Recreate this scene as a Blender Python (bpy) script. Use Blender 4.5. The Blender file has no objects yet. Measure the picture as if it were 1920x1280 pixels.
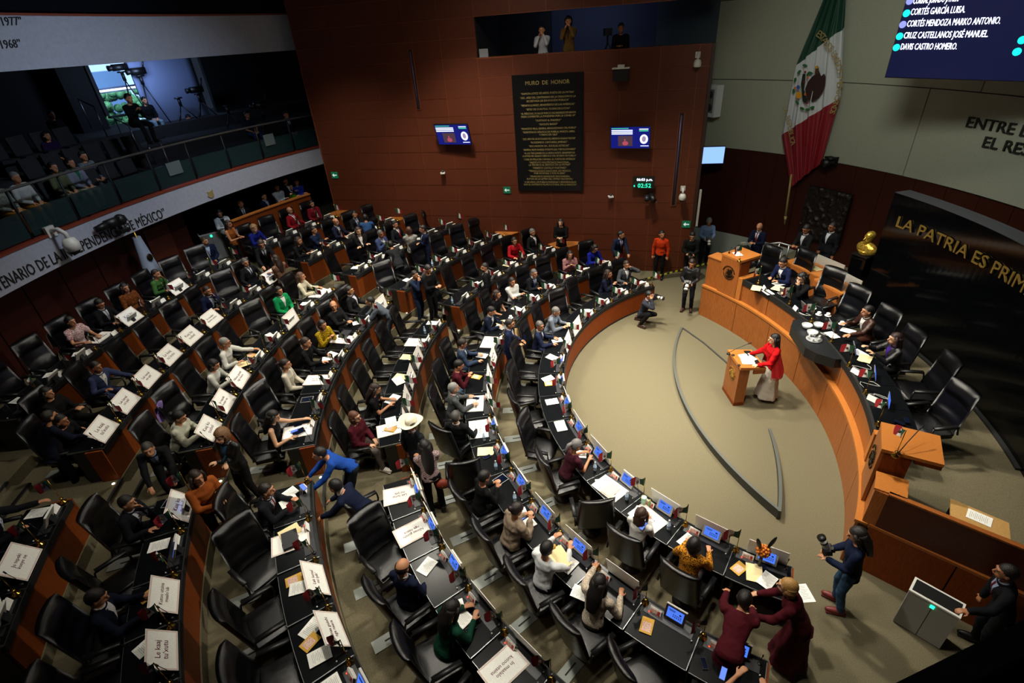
import bpy, bmesh, math, random
from math import sin, cos, pi, radians, degrees, atan2, hypot, sqrt
from mathutils import Vector, Matrix, Euler, noise
from mathutils.bvhtree import BVHTree
random.seed(7)
SC = bpy.context.scene
COL = SC.collection
V = Vector
# ------------------------------------------------------------------ camera, world, exposure
FPX = 976.29
CAMP = V((-6.808, -9.890, 8.360))
ROT = Matrix(((0.99691015, 0.07855029, 0.0), (-0.04106259, 0.52114023, -0.85248268), (-0.06696276, 0.84984864, 0.52275547)))
cd = bpy.data.cameras.new('camera'); cam = bpy.data.objects.new('camera', cd); COL.objects.link(cam)
cd.sensor_width = 36.0; cd.lens = FPX/1920*36.0; cd.clip_start = 0.05; cd.clip_end = 200
cam.matrix_world = Matrix.Translation(CAMP) @ ROT.to_4x4()
SC.camera = cam
W = bpy.data.worlds.new('world'); SC.world = W; W.use_nodes = True
bg = W.node_tree.nodes['Background']; bg.inputs[0].default_value = (.35, .5, .8, 1); bg.inputs[1].default_value = 0.012
SC.view_settings.view_transform = 'Standard'; SC.view_settings.look = 'None'
SC.view_settings.gamma = 1; SC.view_settings.use_curve_mapping = False
SC.view_settings.exposure = 1.62
def spot(name, p, tgt, power, size, ang=110, blend=.7, col=(1, .93, .80)):
    l = bpy.data.lights.new(name, 'SPOT'); l.energy = power; l.shadow_soft_size = size; l.spot_size = radians(ang); l.spot_blend = blend; l.color = col
    o = bpy.data.objects.new(name, l); COL.objects.link(o); o.location = p
    o.rotation_euler = (V(tgt)-V(p)).to_track_quat('-Z', 'Y').to_euler(); return o
def area(name, p, tgt, power, sx, sy, col):
    l = bpy.data.lights.new(name, 'AREA'); l.shape = 'RECTANGLE'; l.size = sx; l.size_y = sy; l.energy = power; l.color = col
    o = bpy.data.objects.new(name, l); COL.objects.link(o); o.location = p
    o.rotation_euler = (V(tgt)-V(p)).to_track_quat('-Z', 'Y').to_euler(); return o
ZC = 11.0
for i, (x, y, tx, ty, pw, an) in enumerate([(-4.7, 1.5, -2.2, -.4, 2100, 78), (.4, -.6, -8.6, .6, 2300, 66), (-3.2, -2.5, -2.0, -1.2, 620, 70), (-7.0, 1.6, .2, .4, 900, 50), (-3.6, 4.4, -2.0, 3.6, 1100, 78), (-.6, .6, 1.0, 1.0, 480, 76),
                                (-10.3, 2.3, -8.6, 1.6, 1150, 80), (-8.6, -3.6, -6.2, -3.0, 760, 78), (-8.6, 6.2, -7.8, 6.8, 1100, 90), (-5.4, -5.2, -4.2, -4.4, 260, 80),
                                (-13.6, 2.6, -13.2, 2.2, 480, 92), (-13.0, 7.0, -12.6, 7.6, 560, 90), (-12.2, -4.4, -10.6, -3.2, 170, 85)]):
    spot('chamber_downlight_and_fill', (x, y, ZC-.08), (tx, ty, 0), pw, .35, an)  # some stand for ceiling downlights; others added to brighten desk fronts, dais, left rows
spot('chamber_downlight_and_fill', (-6.5, 4.2, ZC-.08), (-6.5, 9.2, 4.6), 230, .3, 82, 1, (1, .9, .78))  # aimed at the wood wall as a fill, not straight down
spot('stone_wall_fill', (-2.5, -2.0, ZC-.08), (3.6, 4.2, 5.8), 800, 1.1, 80, 1, (.93, 1, .86))  # added fill for the stone wall, set so the screen's shadow stays small
spot('gallery_spill_light', (-11.5, 3.0, ZC-.08), (-17.6, 6.5, 5.4), 480, .4, 84, 1, (.66, .80, 1))
area('niche_added_fill', (-3.6, 9.4, 8.6), (-3.4, 11.5, 7.6), 6, 2.0, .3, (.6, .72, 1))  # fill added to lift the dark niche, not a fixture
area('gallery_daylight', (-19.2, 11.4, 7.9), (-21.8, 13.9, 6.6), 20, 1.0, .5, (.45, .62, 1))
# ------------------------------------------------------------------ geometry of the room (metres)
RR = [0, 5.72, 7.48, 9.31, 11.14, 13.02, 14.97, 16.99]         # radius of each desk row about the origin
FZ = [0, 0.0, 0.15, 0.42, 0.74, 0.99, 1.23, 1.48]              # floor level of each row
DC = V((-7.57, .52, 0))                                        # centre of the dais arcs
def P2(r, a, z=0.0, c=(0, 0)): return V((c[0]+r*cos(radians(a)), c[1]+r*sin(radians(a)), z))
def PD(r, a, z=0.0): return P2(r, a, z, (DC.x, DC.y))
def at(x, y, z):                                               # a point of the photograph on the level z
    v = ROT @ V((x-960, -(y-640), -FPX)); return CAMP + v*((z-CAMP.z)/v.z)
def atc(x, y, r, c=(0, 0)):                                    # ... on a vertical cylinder
    v = ROT @ V((x-960, -(y-640), -FPX)); ox, oy = CAMP.x-c[0], CAMP.y-c[1]
    a = v.x**2+v.y**2; b = ox*v.x+oy*v.y; k = ox*ox+oy*oy-r*r; t = (-b+sqrt(b*b-a*k))/a
    p = CAMP+v*t; return degrees(atan2(p.y-c[1], p.x-c[0])) % 360, p.z
# ------------------------------------------------------------------ materials
MATS = {}
def rgb(c):
    if isinstance(c, str):
        c = tuple(int(c[i:i+2], 16)/255 for i in (0, 2, 4)); c = tuple(x/12.92 if x <= .04045 else ((x+.055)/1.055)**2.4 for x in c)
    return (c[0], c[1], c[2], 1)
def mat(name, c, rough=.6, metal=0.0, kind='plain', c2=None, s=1.0, bump=.0, emit=0, spec=.5, trans=0, alpha=1):
    if name in MATS: return MATS[name]
    m = bpy.data.materials.new(name); MATS[name] = m; m.use_nodes = True
    nt = m.node_tree; N = nt.nodes; Lk = nt.links; b = N['Principled BSDF']
    b.inputs['Base Color'].default_value = rgb(c); b.inputs['Roughness'].default_value = rough; b.inputs['Metallic'].default_value = metal
    b.inputs['Specular IOR Level'].default_value = spec
    if trans: b.inputs['Transmission Weight'].default_value = trans
    if alpha < 1: b.inputs['Alpha'].default_value = alpha
    m.diffuse_color = rgb(c)
    if emit: b.inputs['Emission Color'].default_value = rgb(c); b.inputs['Emission Strength'].default_value = emit*(.58 if emit < 20 else 1); b.inputs['Base Color'].default_value = (.01, .01, .01, 1); b.inputs['Specular IOR Level'].default_value = .05; return m
    if kind == 'plain': return m
    tc = N.new('ShaderNodeTexCoord'); mp = N.new('ShaderNodeMapping'); Lk.new(tc.outputs['Object'], mp.inputs[0])
    nz = N.new('ShaderNodeTexNoise'); Lk.new(mp.outputs[0], nz.inputs['Vector']); nz.inputs['Detail'].default_value = 6
    sc = {'fabric': (60, 60, 60), 'leather': (25, 25, 25), 'granite': (90, 90, 90), 'carpet': (16, 16, 3), 'woodv': (26, 26, 1.2), 'woodh': (1.5, 1.5, 55), 'stone': (2.2, 2.2, 2.2), 'blotch': (5, 5, 5), 'cloth': (9, 9, 9)}[kind]
    mp.inputs['Scale'].default_value = tuple(q*s for q in sc)
    mx = N.new('ShaderNodeMixRGB'); rp = N.new('ShaderNodeValToRGB'); rp.color_ramp.elements[0].position = .32; rp.color_ramp.elements[1].position = .68
    if kind == 'blotch': rp.color_ramp.elements[0].position = .46; rp.color_ramp.elements[1].position = .54
    Lk.new(nz.outputs['Fac'], rp.inputs[0]); Lk.new(rp.outputs[0], mx.inputs[0])
    k = c2 or tuple(q*.6 for q in rgb(c)[:3]); mx.inputs[1].default_value = rgb(k); mx.inputs[2].default_value = rgb(c)
    Lk.new(mx.outputs[0], b.inputs['Base Color'])
    if bump:
        bp = N.new('ShaderNodeBump'); bp.inputs['Strength'].default_value = bump; bp.inputs['Distance'].default_value = .02
        Lk.new(nz.outputs['Fac'], bp.inputs['Height']); Lk.new(bp.outputs[0], b.inputs['Normal'])
    return m
M_LEA = mat('black_leather', '08080a', .27, kind='leather', c2='050506', bump=.22, spec=.5)
M_BLK = mat('black_plastic', '0b0b0c', .45)
M_GRAN = mat('black_granite', '0e1114', .24, kind='granite', c2='070809', spec=.14)
M_WOOD = mat('desk_cherry_wood', '7f3e18', .45, kind='woodv', c2='602c0e', spec=.12)
M_DAIS = mat('dais_cherry_wood', '9f5f2c', .36, kind='woodv', c2='7d4218', s=.8, spec=.4)
M_DTOP = mat('light_cherry_wood', 'b27034', .35, kind='woodv', c2='9c5c24', s=.7, spec=.4)
M_WALLW = mat('wall_panel_wood', '63301b', .5, kind='woodh', c2='48200f', spec=.3)
M_JOINT = mat('wall_joint_copper', '84441f', .5, kind='woodh', c2='6d3516')
M_DARKW = mat('dark_mahogany_wood', '3c1409', .5, kind='woodv', c2='2a0c05', s=.6, spec=.3)
M_STONE = mat('pale_stone', '9a9b8c', .8, kind='stone', c2='929384', s=3, bump=.03)
M_CARP = mat('beige_carpet', '6e6752', .95, kind='carpet', c2='57513e', bump=.3, spec=.1)
M_WHITE = mat('white_plaster', 'a9adb8', .8, kind='stone', c2='a0a4b0', spec=.2)
M_WPL = mat('white_plastic', 'c9c9c2', .4)
M_GREY = mat('grey_plastic', '6e6c68', .45)
M_LGREY = mat('light_grey_plastic', 'a5a298', .4)
M_DGREY = mat('dark_grey_plastic', '202226', .45)
M_STEEL = mat('brushed_steel', '8d8f90', .35, 1.0)
M_BRASS = mat('polished_brass', 'caa64a', .2, 1.0)
M_GOLD = mat('gilt_letters', 'b08a3c', .45, .7)
M_GLET = mat('dull_gilt_letters', '9d8c56', .6, .2)
M_PAPER = mat('white_paper', 'f0f0ea', .85, kind='cloth', c2='e6e6de', spec=.1)
M_CREAM = mat('cream_folder', 'e3d2a0', .85, spec=.1)
M_OCHRE = mat('ochre_print', 'c99a3a', .8)
M_INK = mat('black_ink', '15130f', .8)
M_MAR = mat('maroon_ink', '571a24', .8)
M_SCRB = mat('screen_blue', '4068cc', emit=.85)
M_SCRD = mat('screen_navy', '0b1145', emit=.5)
M_LEDR = mat('red_indicator', 'ff2a18', emit=5)
M_LEDG = mat('green_indicator', '19e08a', emit=3)
M_LETL = mat('lit_white_letters', 'dfe2ff', emit=2.2)
M_TEAL = mat('lit_teal', '10d8b8', emit=1.6)
M_GLASS = mat('clear_glass', 'ffffff', .04, trans=1)
M_FG = mat('flag_green', '06492f', .8, kind='fabric'); M_FW = mat('flag_white', 'd5d6d0', .8, kind='fabric', c2='c2c3be'); M_FR = mat('flag_red', '9a0c1c', .8, kind='fabric')
M_CERA = mat('white_ceramic', 'e6e6e2', .25)
M_PHOT = mat('photo_card', 'b9694b', .6, kind='blotch', c2='e8d8cc', s=6)
# ------------------------------------------------------------------ mesh collector
class MB:
    def __init__(s): s.v = []; s.f = []; s.m = []; s.s = []; s.T = Matrix.Identity(4); s.mi = 0; s.sm = False
    def add(s, vs, fs):
        o = len(s.v); s.v += [tuple(s.T @ V(p)) for p in vs]
        for f in fs: s.f.append(tuple(i+o for i in f)); s.m.append(s.mi); s.s.append(s.sm)
        return s
    def box(s, c, d, rz=0, rx=0, ry=0):
        R = Euler((rx, ry, rz)).to_matrix(); x, y, z = (q/2 for q in d); c = V(c)
        vs = [c + R @ V((a*x, b*y, e*z)) for e in (-1, 1) for b in (-1, 1) for a in (-1, 1)]
        return s.add(vs, [(0, 2, 3, 1), (4, 5, 7, 6), (0, 1, 5, 4), (1, 3, 7, 5), (3, 2, 6, 7), (2, 0, 4, 6)])
    def tube(s, pts, r, n=8, cap=True, sx=1.0):
        pts = [V(p) for p in pts]; k = len(pts); rs = r if isinstance(r, (list, tuple)) else [r]*k; vs = []; u = None
        for i, p in enumerate(pts):
            d = (pts[min(i+1, k-1)]-pts[max(i-1, 0)]).normalized()
            if u is None: u = d.orthogonal().normalized()
            u = (u-d*u.dot(d)).normalized(); w = d.cross(u)
            vs += [p + (u*cos(2*pi*j/n)*sx + w*sin(2*pi*j/n))*rs[i] for j in range(n)]
        fs = [(i*n+j, i*n+(j+1) % n, (i+1)*n+(j+1) % n, (i+1)*n+j) for i in range(k-1) for j in range(n)]
        if cap: fs += [tuple(range(n-1, -1, -1)), tuple((k-1)*n+j for j in range(n))]
        return s.add(vs, fs)
    def ball(s, c, r, n=12, k=8, R=None):
        r = r if isinstance(r, (list, tuple)) else (r, r, r); c = V(c); vs = []
        for i in range(1, k):
            t = pi*i/k
            for j in range(n):
                q = V((r[0]*sin(t)*cos(2*pi*j/n), r[1]*sin(t)*sin(2*pi*j/n), r[2]*cos(t))); vs.append(c + (R @ q if R else q))
        a, b = V((0, 0, r[2])), V((0, 0, -r[2])); vs += [c+(R @ a if R else a), c+(R @ b if R else b)]
        A = len(vs)-2; fs = [(i*n+j, (i+1)*n+j, (i+1)*n+(j+1) % n, i*n+(j+1) % n) for i in range(k-2) for j in range(n)]
        fs += [(A, j, (j+1) % n) for j in range(n)] + [(A+1, (k-2)*n+(j+1) % n, (k-2)*n+j) for j in range(n)]
        return s.add(vs, fs)
    def prism(s, pts, z0, z1):
        n = len(pts); ar = sum(pts[i][0]*pts[(i+1) % n][1]-pts[(i+1) % n][0]*pts[i][1] for i in range(n))
        if ar < 0: pts = pts[::-1]
        vs = [(p[0], p[1], z0) for p in pts]+[(p[0], p[1], z1) for p in pts]
        return s.add(vs, [tuple(range(n-1, -1, -1)), tuple(range(n, 2*n))]+[(i, (i+1) % n, n+(i+1) % n, n+i) for i in range(n)])
    def arc(s, r0, r1, z0, z1, a0, a1, n, c=(0, 0), o=(0, 0)):          # curved slab; z0/z1 may be pairs
        z0 = z0 if isinstance(z0, tuple) else (z0, z0); z1 = z1 if isinstance(z1, tuple) else (z1, z1); vs = []
        for i in range(n+1):
            t = i/n; a = radians(a0+(a1-a0)*t); za = z0[0]+(z0[1]-z0[0])*t; zb = z1[0]+(z1[1]-z1[0])*t
            for r, z in ((r0, za), (r1, za), (r1, zb), (r0, zb)): vs.append((c[0]+r*cos(a)-o[0], c[1]+r*sin(a)-o[1], z))
        fs = []
        for i in range(n):
            b = 4*i
            for j in range(4): fs.append((b+j, b+(j+1) % 4, b+4+(j+1) % 4, b+4+j))
        fs += [(3, 2, 1, 0), (4*n, 4*n+1, 4*n+2, 4*n+3)]
        if a1 < a0: fs = [f[::-1] for f in fs]
        return s.add(vs, fs)
    def lathe(s, pr, n=16, c=(0, 0, 0)):
        vs = [(c[0]+r*cos(2*pi*j/n), c[1]+r*sin(2*pi*j/n), c[2]+z) for r, z in pr for j in range(n)]; k = len(pr)
        fs = [(i*n+j, i*n+(j+1) % n, (i+1)*n+(j+1) % n, (i+1)*n+j) for i in range(k-1) for j in range(n)]+[tuple(range(n-1, -1, -1)), tuple((k-1)*n+j for j in range(n))]
        return s.add(vs, fs)
    def grid(s, fn, nu, nv, close=False):
        vs = [fn(i/nu, j/nv) for j in range(nv+1) for i in range(nu+1)]; w = nu+1
        return s.add(vs, [(j*w+i, j*w+i+1, (j+1)*w+i+1, (j+1)*w+i) for j in range(nv) for i in range(nu)])
    def mesh(s, name, mats=None):
        m = bpy.data.meshes.new(name); m.from_pydata(s.v, [], s.f)
        m.polygons.foreach_set('use_smooth', s.s); m.polygons.foreach_set('material_index', s.m)
        for q in (mats if isinstance(mats, (list, tuple)) else [mats]): m.materials.append(q)
        m.update(); return m
def S(): b = MB(); b.sm = True; return b
def obj(name, mesh, parent=None, m=None, loc=None, rot=None, over=None):
    if isinstance(mesh, MB): mesh = mesh.mesh(name, m)
    o = bpy.data.objects.new(name, mesh); COL.objects.link(o)
    if parent is not None: o.parent = parent
    if loc is not None: o.location = loc
    if rot is not None: o.rotation_euler = rot
    if over is not None: o.material_slots[0].link = 'OBJECT'; o.material_slots[0].material = over
    return o
def tag(o, label, cat, group=None, kind=None):
    if label: o['label'] = label
    if cat: o['category'] = cat
    if group: o['group'] = group
    if kind: o['kind'] = kind
    return o
def thing(name, label, cat, loc=(0, 0, 0), rz=0, group=None, kind=None):
    o = bpy.data.objects.new(name, None); COL.objects.link(o); o.location = loc; o.rotation_euler = (0, 0, rz); o.empty_display_size = .1
    return tag(o, label, cat, group, kind)
def struct(name, mesh, m=None, loc=None, rot=None, parent=None):
    o = obj(name, mesh, parent, m, loc, rot)
    if parent is None: o['kind'] = 'structure'
    return o
def copy_tree(o, parent=None, loc=None, rot=None, label=None, group=None):
    c = o.copy(); COL.objects.link(c); c.parent = parent
    if loc is not None: c.location = loc
    if rot is not None: c.rotation_euler = rot
    if label: c['label'] = label
    if group: c['group'] = group
    for ch in KIDS.get(o.name, ()): copy_tree(ch, c)
    return c
KIDS = {}
def learn(o):
    KIDS[o.name] = list(o.children)
    for c in o.children: learn(c)
def text_mesh(s, size, depth=.002, align='CENTER', sx=1.0, key={}, shear=0, off=0):
    k = (s, size, depth, align, sx, shear, off)
    if k in key: return key[k]
    cu = bpy.data.curves.new('lettering', 'FONT'); cu.body = s; cu.size = size; cu.extrude = depth; cu.align_x = align; cu.align_y = 'CENTER'; cu.resolution_u = 2; cu.shear = shear; cu.offset = off
    o = bpy.data.objects.new('lettering', cu); TMP.objects.link(o)
    dg = scratch_dg(); m = bpy.data.meshes.new_from_object(o.evaluated_get(dg)); TMP.objects.unlink(o); bpy.data.objects.remove(o)
    m.name = 'lettering'; m.materials.clear()
    if sx != 1: m.transform(Matrix.Diagonal((sx, 1, 1, 1)))
    key[k] = m; return m
SC2 = bpy.data.scenes.new('scratch'); TMP = SC2.collection      # scratch scene for evaluating text and remeshed bodies, removed at the end
def scratch_dg(): vl = SC2.view_layers[0]; vl.update(); return vl.depsgraph
def with_mat(m, mt):
    m2 = m.copy(); m2.materials.clear(); m2.materials.append(mt); return m2
def lines_mesh(rows, depth=.002, mt=None):       # rows: (text, size, x, y) in one mesh
    V_, F_ = [], []
    for r in rows:
        s, size, x, y = r[:4]; al = r[4] if len(r) > 4 else 'CENTER'; sx = r[5] if len(r) > 5 else 1
        m = text_mesh(s, size, depth, al, sx); o = len(V_)
        V_ += [(v.co.x+x, v.co.y+y, v.co.z) for v in m.vertices]; F_ += [tuple(i+o for i in p.vertices) for p in m.polygons]
    q = bpy.data.meshes.new('lettering'); q.from_pydata(V_, [], F_); q.materials.append(mt); q.update(); return q
def bend_mesh(m, fn, mt):
    q = m.copy()
    for v in q.vertices: v.co = fn(v.co)
    q.materials.clear(); q.materials.append(mt); return q
ORD = ['first', 'second', 'third', 'fourth', 'fifth', 'sixth', 'seventh', 'eighth', 'ninth', 'tenth', 'eleventh', 'twelfth', 'thirteenth', 'fourteenth', 'fifteenth', 'sixteenth', 'seventeenth', 'eighteenth', 'nineteenth', 'twentieth']
# ------------------------------------------------------------------ people
def capsule(b, p0, p1, r0, r1, n=10, k=6):
    p0, p1 = V(p0), V(p1); b.tube([p0, p0.lerp(p1, .5), p1], [r0, (r0+r1)/2, r1], n); b.ball(p0, r0*.99, n, k); b.ball(p1, r1*.99, n, k)
def remesh(b, vox, it=4, name='body'):
    m = b.mesh('tmp', None); o = bpy.data.objects.new('tmp', m); TMP.objects.link(o)
    q = o.modifiers.new('r', 'REMESH'); q.mode = 'VOXEL'; q.voxel_size = vox; q.use_smooth_shade = True
    if it: q = o.modifiers.new('s', 'SMOOTH'); q.iterations = it; q.factor = .5
    dg = scratch_dg(); r = bpy.data.meshes.new_from_object(o.evaluated_get(dg)); TMP.objects.unlink(o); bpy.data.objects.remove(o); bpy.data.meshes.remove(m)
    r.name = name; r.materials.clear(); r.materials.append(None); r.polygons.foreach_set('use_smooth', [True]*len(r.polygons)); return r
def folds(m, f1, a1, f2, a2, k):         # cloth folds
    nr = [v.vector.copy() for v in m.vertex_normals]; co = []
    for v, n in zip(m.vertices, nr):
        q = v.co; d = (noise.noise(V((q.x*f1[0], q.y*f1[1], q.z*f1[2])))*a1+noise.noise(q*f2)*a2)*k; p = q+n*d; co += [p.x, p.y, p.z]
    m.vertices.foreach_set('co', co); m.update()
# base, lean, left wrist, right wrist (body frame, y forward, left = -x), options
POSES = {
 'desk': ('sit', 8, (-.17, .44, .80), (.17, .44, .80), {}),
 'write': ('sit', 20, (-.16, .46, .80), (.08, .46, .81), {}),
 'lounge': ('sit', -8, (-.30, .22, .70), (.28, .24, .70), {}),
 'crossed': ('sit', 2, (.10, .27, .86), (-.10, .29, .89), {}),
 'chin': ('sit', 16, (-.05, .30, 1.05), (.20, .42, .80), {}),
 'phone': ('sit', 14, (-.06, .36, .93), (.07, .36, .93), {}),
 'ear': ('sit', 2, (-.13, .14, 1.18), (.22, .36, .82), {}),
 'clasp': ('sit', -4, (-.03, .36, .86), (.04, .37, .86), {}),
 'reach': ('sit', 14, (-.30, .58, .84), (.22, .40, .82), {}),
 'hold': ('sit', 10, (-.16, .50, .98), (.14, .50, .96), {}),
 'lap': ('sit', 4, (-.08, .30, .66), (.10, .30, .66), {}),
 'knees': ('sit', 22, (-.14, .36, .60), (.14, .36, .60), {}),
 'stand': ('stand', 0, (-.25, .02, .82), (.25, .04, .82), {}),
 'standx': ('stand', 2, (.10, .25, 1.18), (-.10, .27, 1.21), {}),
 'standp': ('stand', 4, (-.07, .33, 1.18), (.07, .33, 1.18), {}),
 'standc': ('stand', 2, (-.07, .24, 1.50), (.08, .22, 1.46), {}),
 'camlow': ('stand', 6, (-.10, .34, 1.08), (.10, .30, 1.08), {}),
 'speak': ('stand', 6, (-.24, .42, 1.10), (.24, .44, 1.08), {}),
 'bend': ('stand', 42, (-.18, .72, .84), (.18, .72, .84), {}),
 'bend2': ('stand', 62, (-.24, .86, .80), (.10, .84, .72), {}),
 'lean': ('stand', 24, (-.20, .56, 1.00), (.18, .54, .98), {}),
 'walk': ('stand', 10, (-.10, .46, 1.02), (.26, .30, .96), {'step': 1}),
 'rest': ('stand', 16, (-.46, .52, 1.22), (.20, .16, .84), {}),
 'crouch': ('crouch', 14, (-.10, .26, 1.00), (.08, .28, .94), {}),
}
def ik(s, w, l1, l2, pole):
    d = w-s; L = d.length; mx = (l1+l2)*.985
    if L > mx: w = s+d*(mx/L); d = w-s; L = mx
    a = (l1*l1-l2*l2+L*L)/(2*L); h = sqrt(max(l1*l1-a*a, 0)); u = d/L; p = (pole-u*pole.dot(u)).normalized(); return s+u*a+p*h, w
def joints(pn):
    base, lean, lw, rw, op = POSES[pn]; th = radians(lean); J = {}
    hip = V((0, 0, {'sit': .58, 'stand': .95, 'crouch': .36}[base])); up = V((0, sin(th), cos(th))); fw = V((0, cos(th), -sin(th)))
    if lean > 30: hip.y -= .10
    J['hip'] = hip; J['up'] = up; J['fw'] = fw; sh = hip+up*.455; J['neck'] = hip+up*.52
    J['head'] = J['neck']+(up*.6+V((0, .25, .6))).normalized()*.155
    for sd, w in ((-1, lw), (1, rw)):
        s = sh+V((sd*.18, 0, 0)); e, w2 = ik(s, V(w), .29, .26, V((sd*.55, -.4, -.9))); J['sh', sd] = s; J['el', sd] = e; J['wr', sd] = w2
        hj = hip+V((sd*.09, 0, -.01)); J['hj', sd] = hj
        if base == 'sit': k, a = V((sd*.13, .42, .54)), V((sd*.13, .44+.05*sd, .10))
        elif base == 'stand':
            st = .22*sd*op.get('step', .12); a = V((sd*.11, st-.02, .09)); k = V((sd*.105, st*.5+.05, .50))
        else: k, a = V((sd*.22, .30, .52-.2*(sd < 0))), V((sd*.17, .04-.26*(sd < 0), .10))
        J['kn', sd] = k; J['an', sd] = a; J['to', sd] = a+V((sd*.03, .17, -.055))
    return J
def hand(b, w, el, sd, curl):
    d = (w-el).normalized(); side = V((0, 0, 1)).cross(d); side = side.normalized() if side.length > .2 else V((1, 0, 0)); nrm = d.cross(side).normalized()
    if nrm.z > 0: nrm = -nrm
    p = w+d*.085; b.tube([w-d*.01, w+d*.03, p], [.024, .036, .038], 8, True, .55) if False else None
    for q in (-.024, -.008, .008, .024): capsule(b, w+side*q*.6, p+side*q, .017, .0125, 8, 5)
    for i, q in enumerate((-.030, -.010, .010, .030)):
        L = (.060, .074, .070, .056)[i]; a = p+side*q; m = a+(d*.85+nrm*curl).normalized()*L*.55; capsule(b, a, m, .0105, .0095, 7, 4); capsule(b, m, m+(d*.55+nrm*(curl+.5)).normalized()*L*.5, .0095, .008, 7, 4)
    t0 = w+d*.02-side*sd*.028; t1 = t0+(d*.7-side*sd*.7+nrm*.3).normalized()*.045; capsule(b, t0, t1, .014, .011, 7, 4); capsule(b, t1, t1+(d*.9+nrm*.4).normalized()*.032, .011, .009, 7, 4)
def torso(b, J, R, dz=.0, rings=None):
    hip, up, fw = J['hip'], J['up'], J['fw']; X = V((1, 0, 0)); vs = []; n = 16
    for t, rx, ry in rings:
        c = hip+up*t+fw*(.012 if .2 < t < .45 else 0)
        vs += [c+X*(rx+R)*cos(2*pi*j/n)+fw*(ry+R)*sin(2*pi*j/n) for j in range(n)]
    k = len(rings); fs = [(i*n+j, i*n+(j+1) % n, (i+1)*n+(j+1) % n, (i+1)*n+j) for i in range(k-1) for j in range(n)]
    # ring direction: X -> fw about up is clockwise or not; orient outward
    if X.cross(fw).dot(up) < 0: fs = [f[::-1] for f in fs]; fs += [tuple(range(n)), tuple((k-1)*n+j for j in range(n-1, -1, -1))]
    else: fs += [tuple(range(n-1, -1, -1)), tuple((k-1)*n+j for j in range(n))]
    b.add(vs, fs)
RG_B = [(-.10, .10, .07), (-.05, .155, .10), (.06, .15, .095), (.16, .125, .082), (.28, .145, .095), (.40, .16, .10), (.47, .15, .075), (.51, .07, .05)]
HY = {0: 0, -1: 40, 1: -40}
def headmat(J, yaw, pit):
    return Matrix.Translation(J['head']) @ Euler((-radians(pit), 0, radians(-yaw))).to_matrix().to_4x4() @ Matrix.Scale(1.13, 4)
CA = {}
def body_mesh(pn, yaw, pit):
    k = ('b', pn, yaw, pit)
    if k in CA: return CA[k]
    J = joints(pn); b = MB(); torso(b, J, 0, rings=RG_B)
    H = headmat(J, yaw, pit); b.T = H
    b.ball((0, -.008, .02), (.076, .094, .098), 16, 12); b.ball((0, .022, -.045), (.056, .066, .062), 14, 10); b.ball((0, .046, -.088), (.026, .026, .022), 8, 6)
    capsule(b, (0, .083, .022), (0, .104, -.018), .009, .014, 8, 5); b.ball((0, .078, .038), (.05, .018, .012), 8, 6); b.ball((0, .084, -.048), (.024, .014, .011), 8, 6)
    for sd in (-1, 1): b.ball((sd*.077, -.005, -.004), (.011, .022, .032), 8, 6)
    b.T = Matrix.Identity(4); hd = H @ V((0, -.03, -.05)); capsule(b, J['neck']-J['up']*.05, hd, .056, .052)
    for sd in (-1, 1):
        s, e, w = J['sh', sd], J['el', sd], J['wr', sd]; capsule(b, s.lerp(J['neck'], .25), s, .05, .054); capsule(b, s, e, .052, .038); capsule(b, e, w, .038, .025)
        hand(b, w, e, sd, .35); capsule(b, J['hj', sd], J['kn', sd], .082, .055); capsule(b, J['kn', sd], J['an', sd], .055, .036); capsule(b, J['an', sd], J['to', sd]*.6+J['an', sd]*.4, .036, .024)
    CA[k] = remesh(b, .0105, 2, 'body'); return CA[k]
def top_mesh(pn, kind):
    k = ('t', pn, kind)
    if k in CA: return CA[k]
    J = joints(pn); b = MB(); g = {'suit': .026, 'shirt': .016, 'short': .016, 'puffy': .05, 'less': .013, 'poncho': .03}[kind]; sit = POSES[pn][0] != 'stand'
    lo = -.02 if sit else (-.16 if kind in ('suit', 'puffy') else -.06)
    rg = [(lo, .16, .105)]+[r for r in RG_B if r[0] > lo+.03 and r[0] < .5]+[(.505, .085, .055)]
    torso(b, J, g, rings=rg)
    for sd in (-1, 1):
        s, e, w = J['sh', sd], J['el', sd], J['wr', sd]
        if kind == 'less': capsule(b, s.lerp(J['neck'], .5), s.lerp(J['neck'], .12), .05, .05); continue
        a = .026 if kind == 'puffy' else (.014 if kind != 'suit' else .016)
        capsule(b, s.lerp(J['neck'], .35), s, .052+g*.5, .046+a)
        if kind == 'short': capsule(b, s, s.lerp(e, .55), .055+a, .052+a)
        else:
            capsule(b, s, e, .054+a, .044+a); capsule(b, e, e.lerp(w, .93), .044+a, .033+a*.8)
        if kind == 'poncho':
            for t in (.2, .5, .8): capsule(b, s.lerp(e, t), J['hip']+J['up']*(.1+.1*t)+V((sd*.13, .05, 0)), .05, .07)
    for v in ():
        pass
    m = remesh(b, .0155, 3, 'jacket')
    folds(m, (7, 7, 13), .009, 22, .004, 2.0 if kind in ('puffy', 'poncho') else 1)
    CA[k] = m; return m
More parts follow.
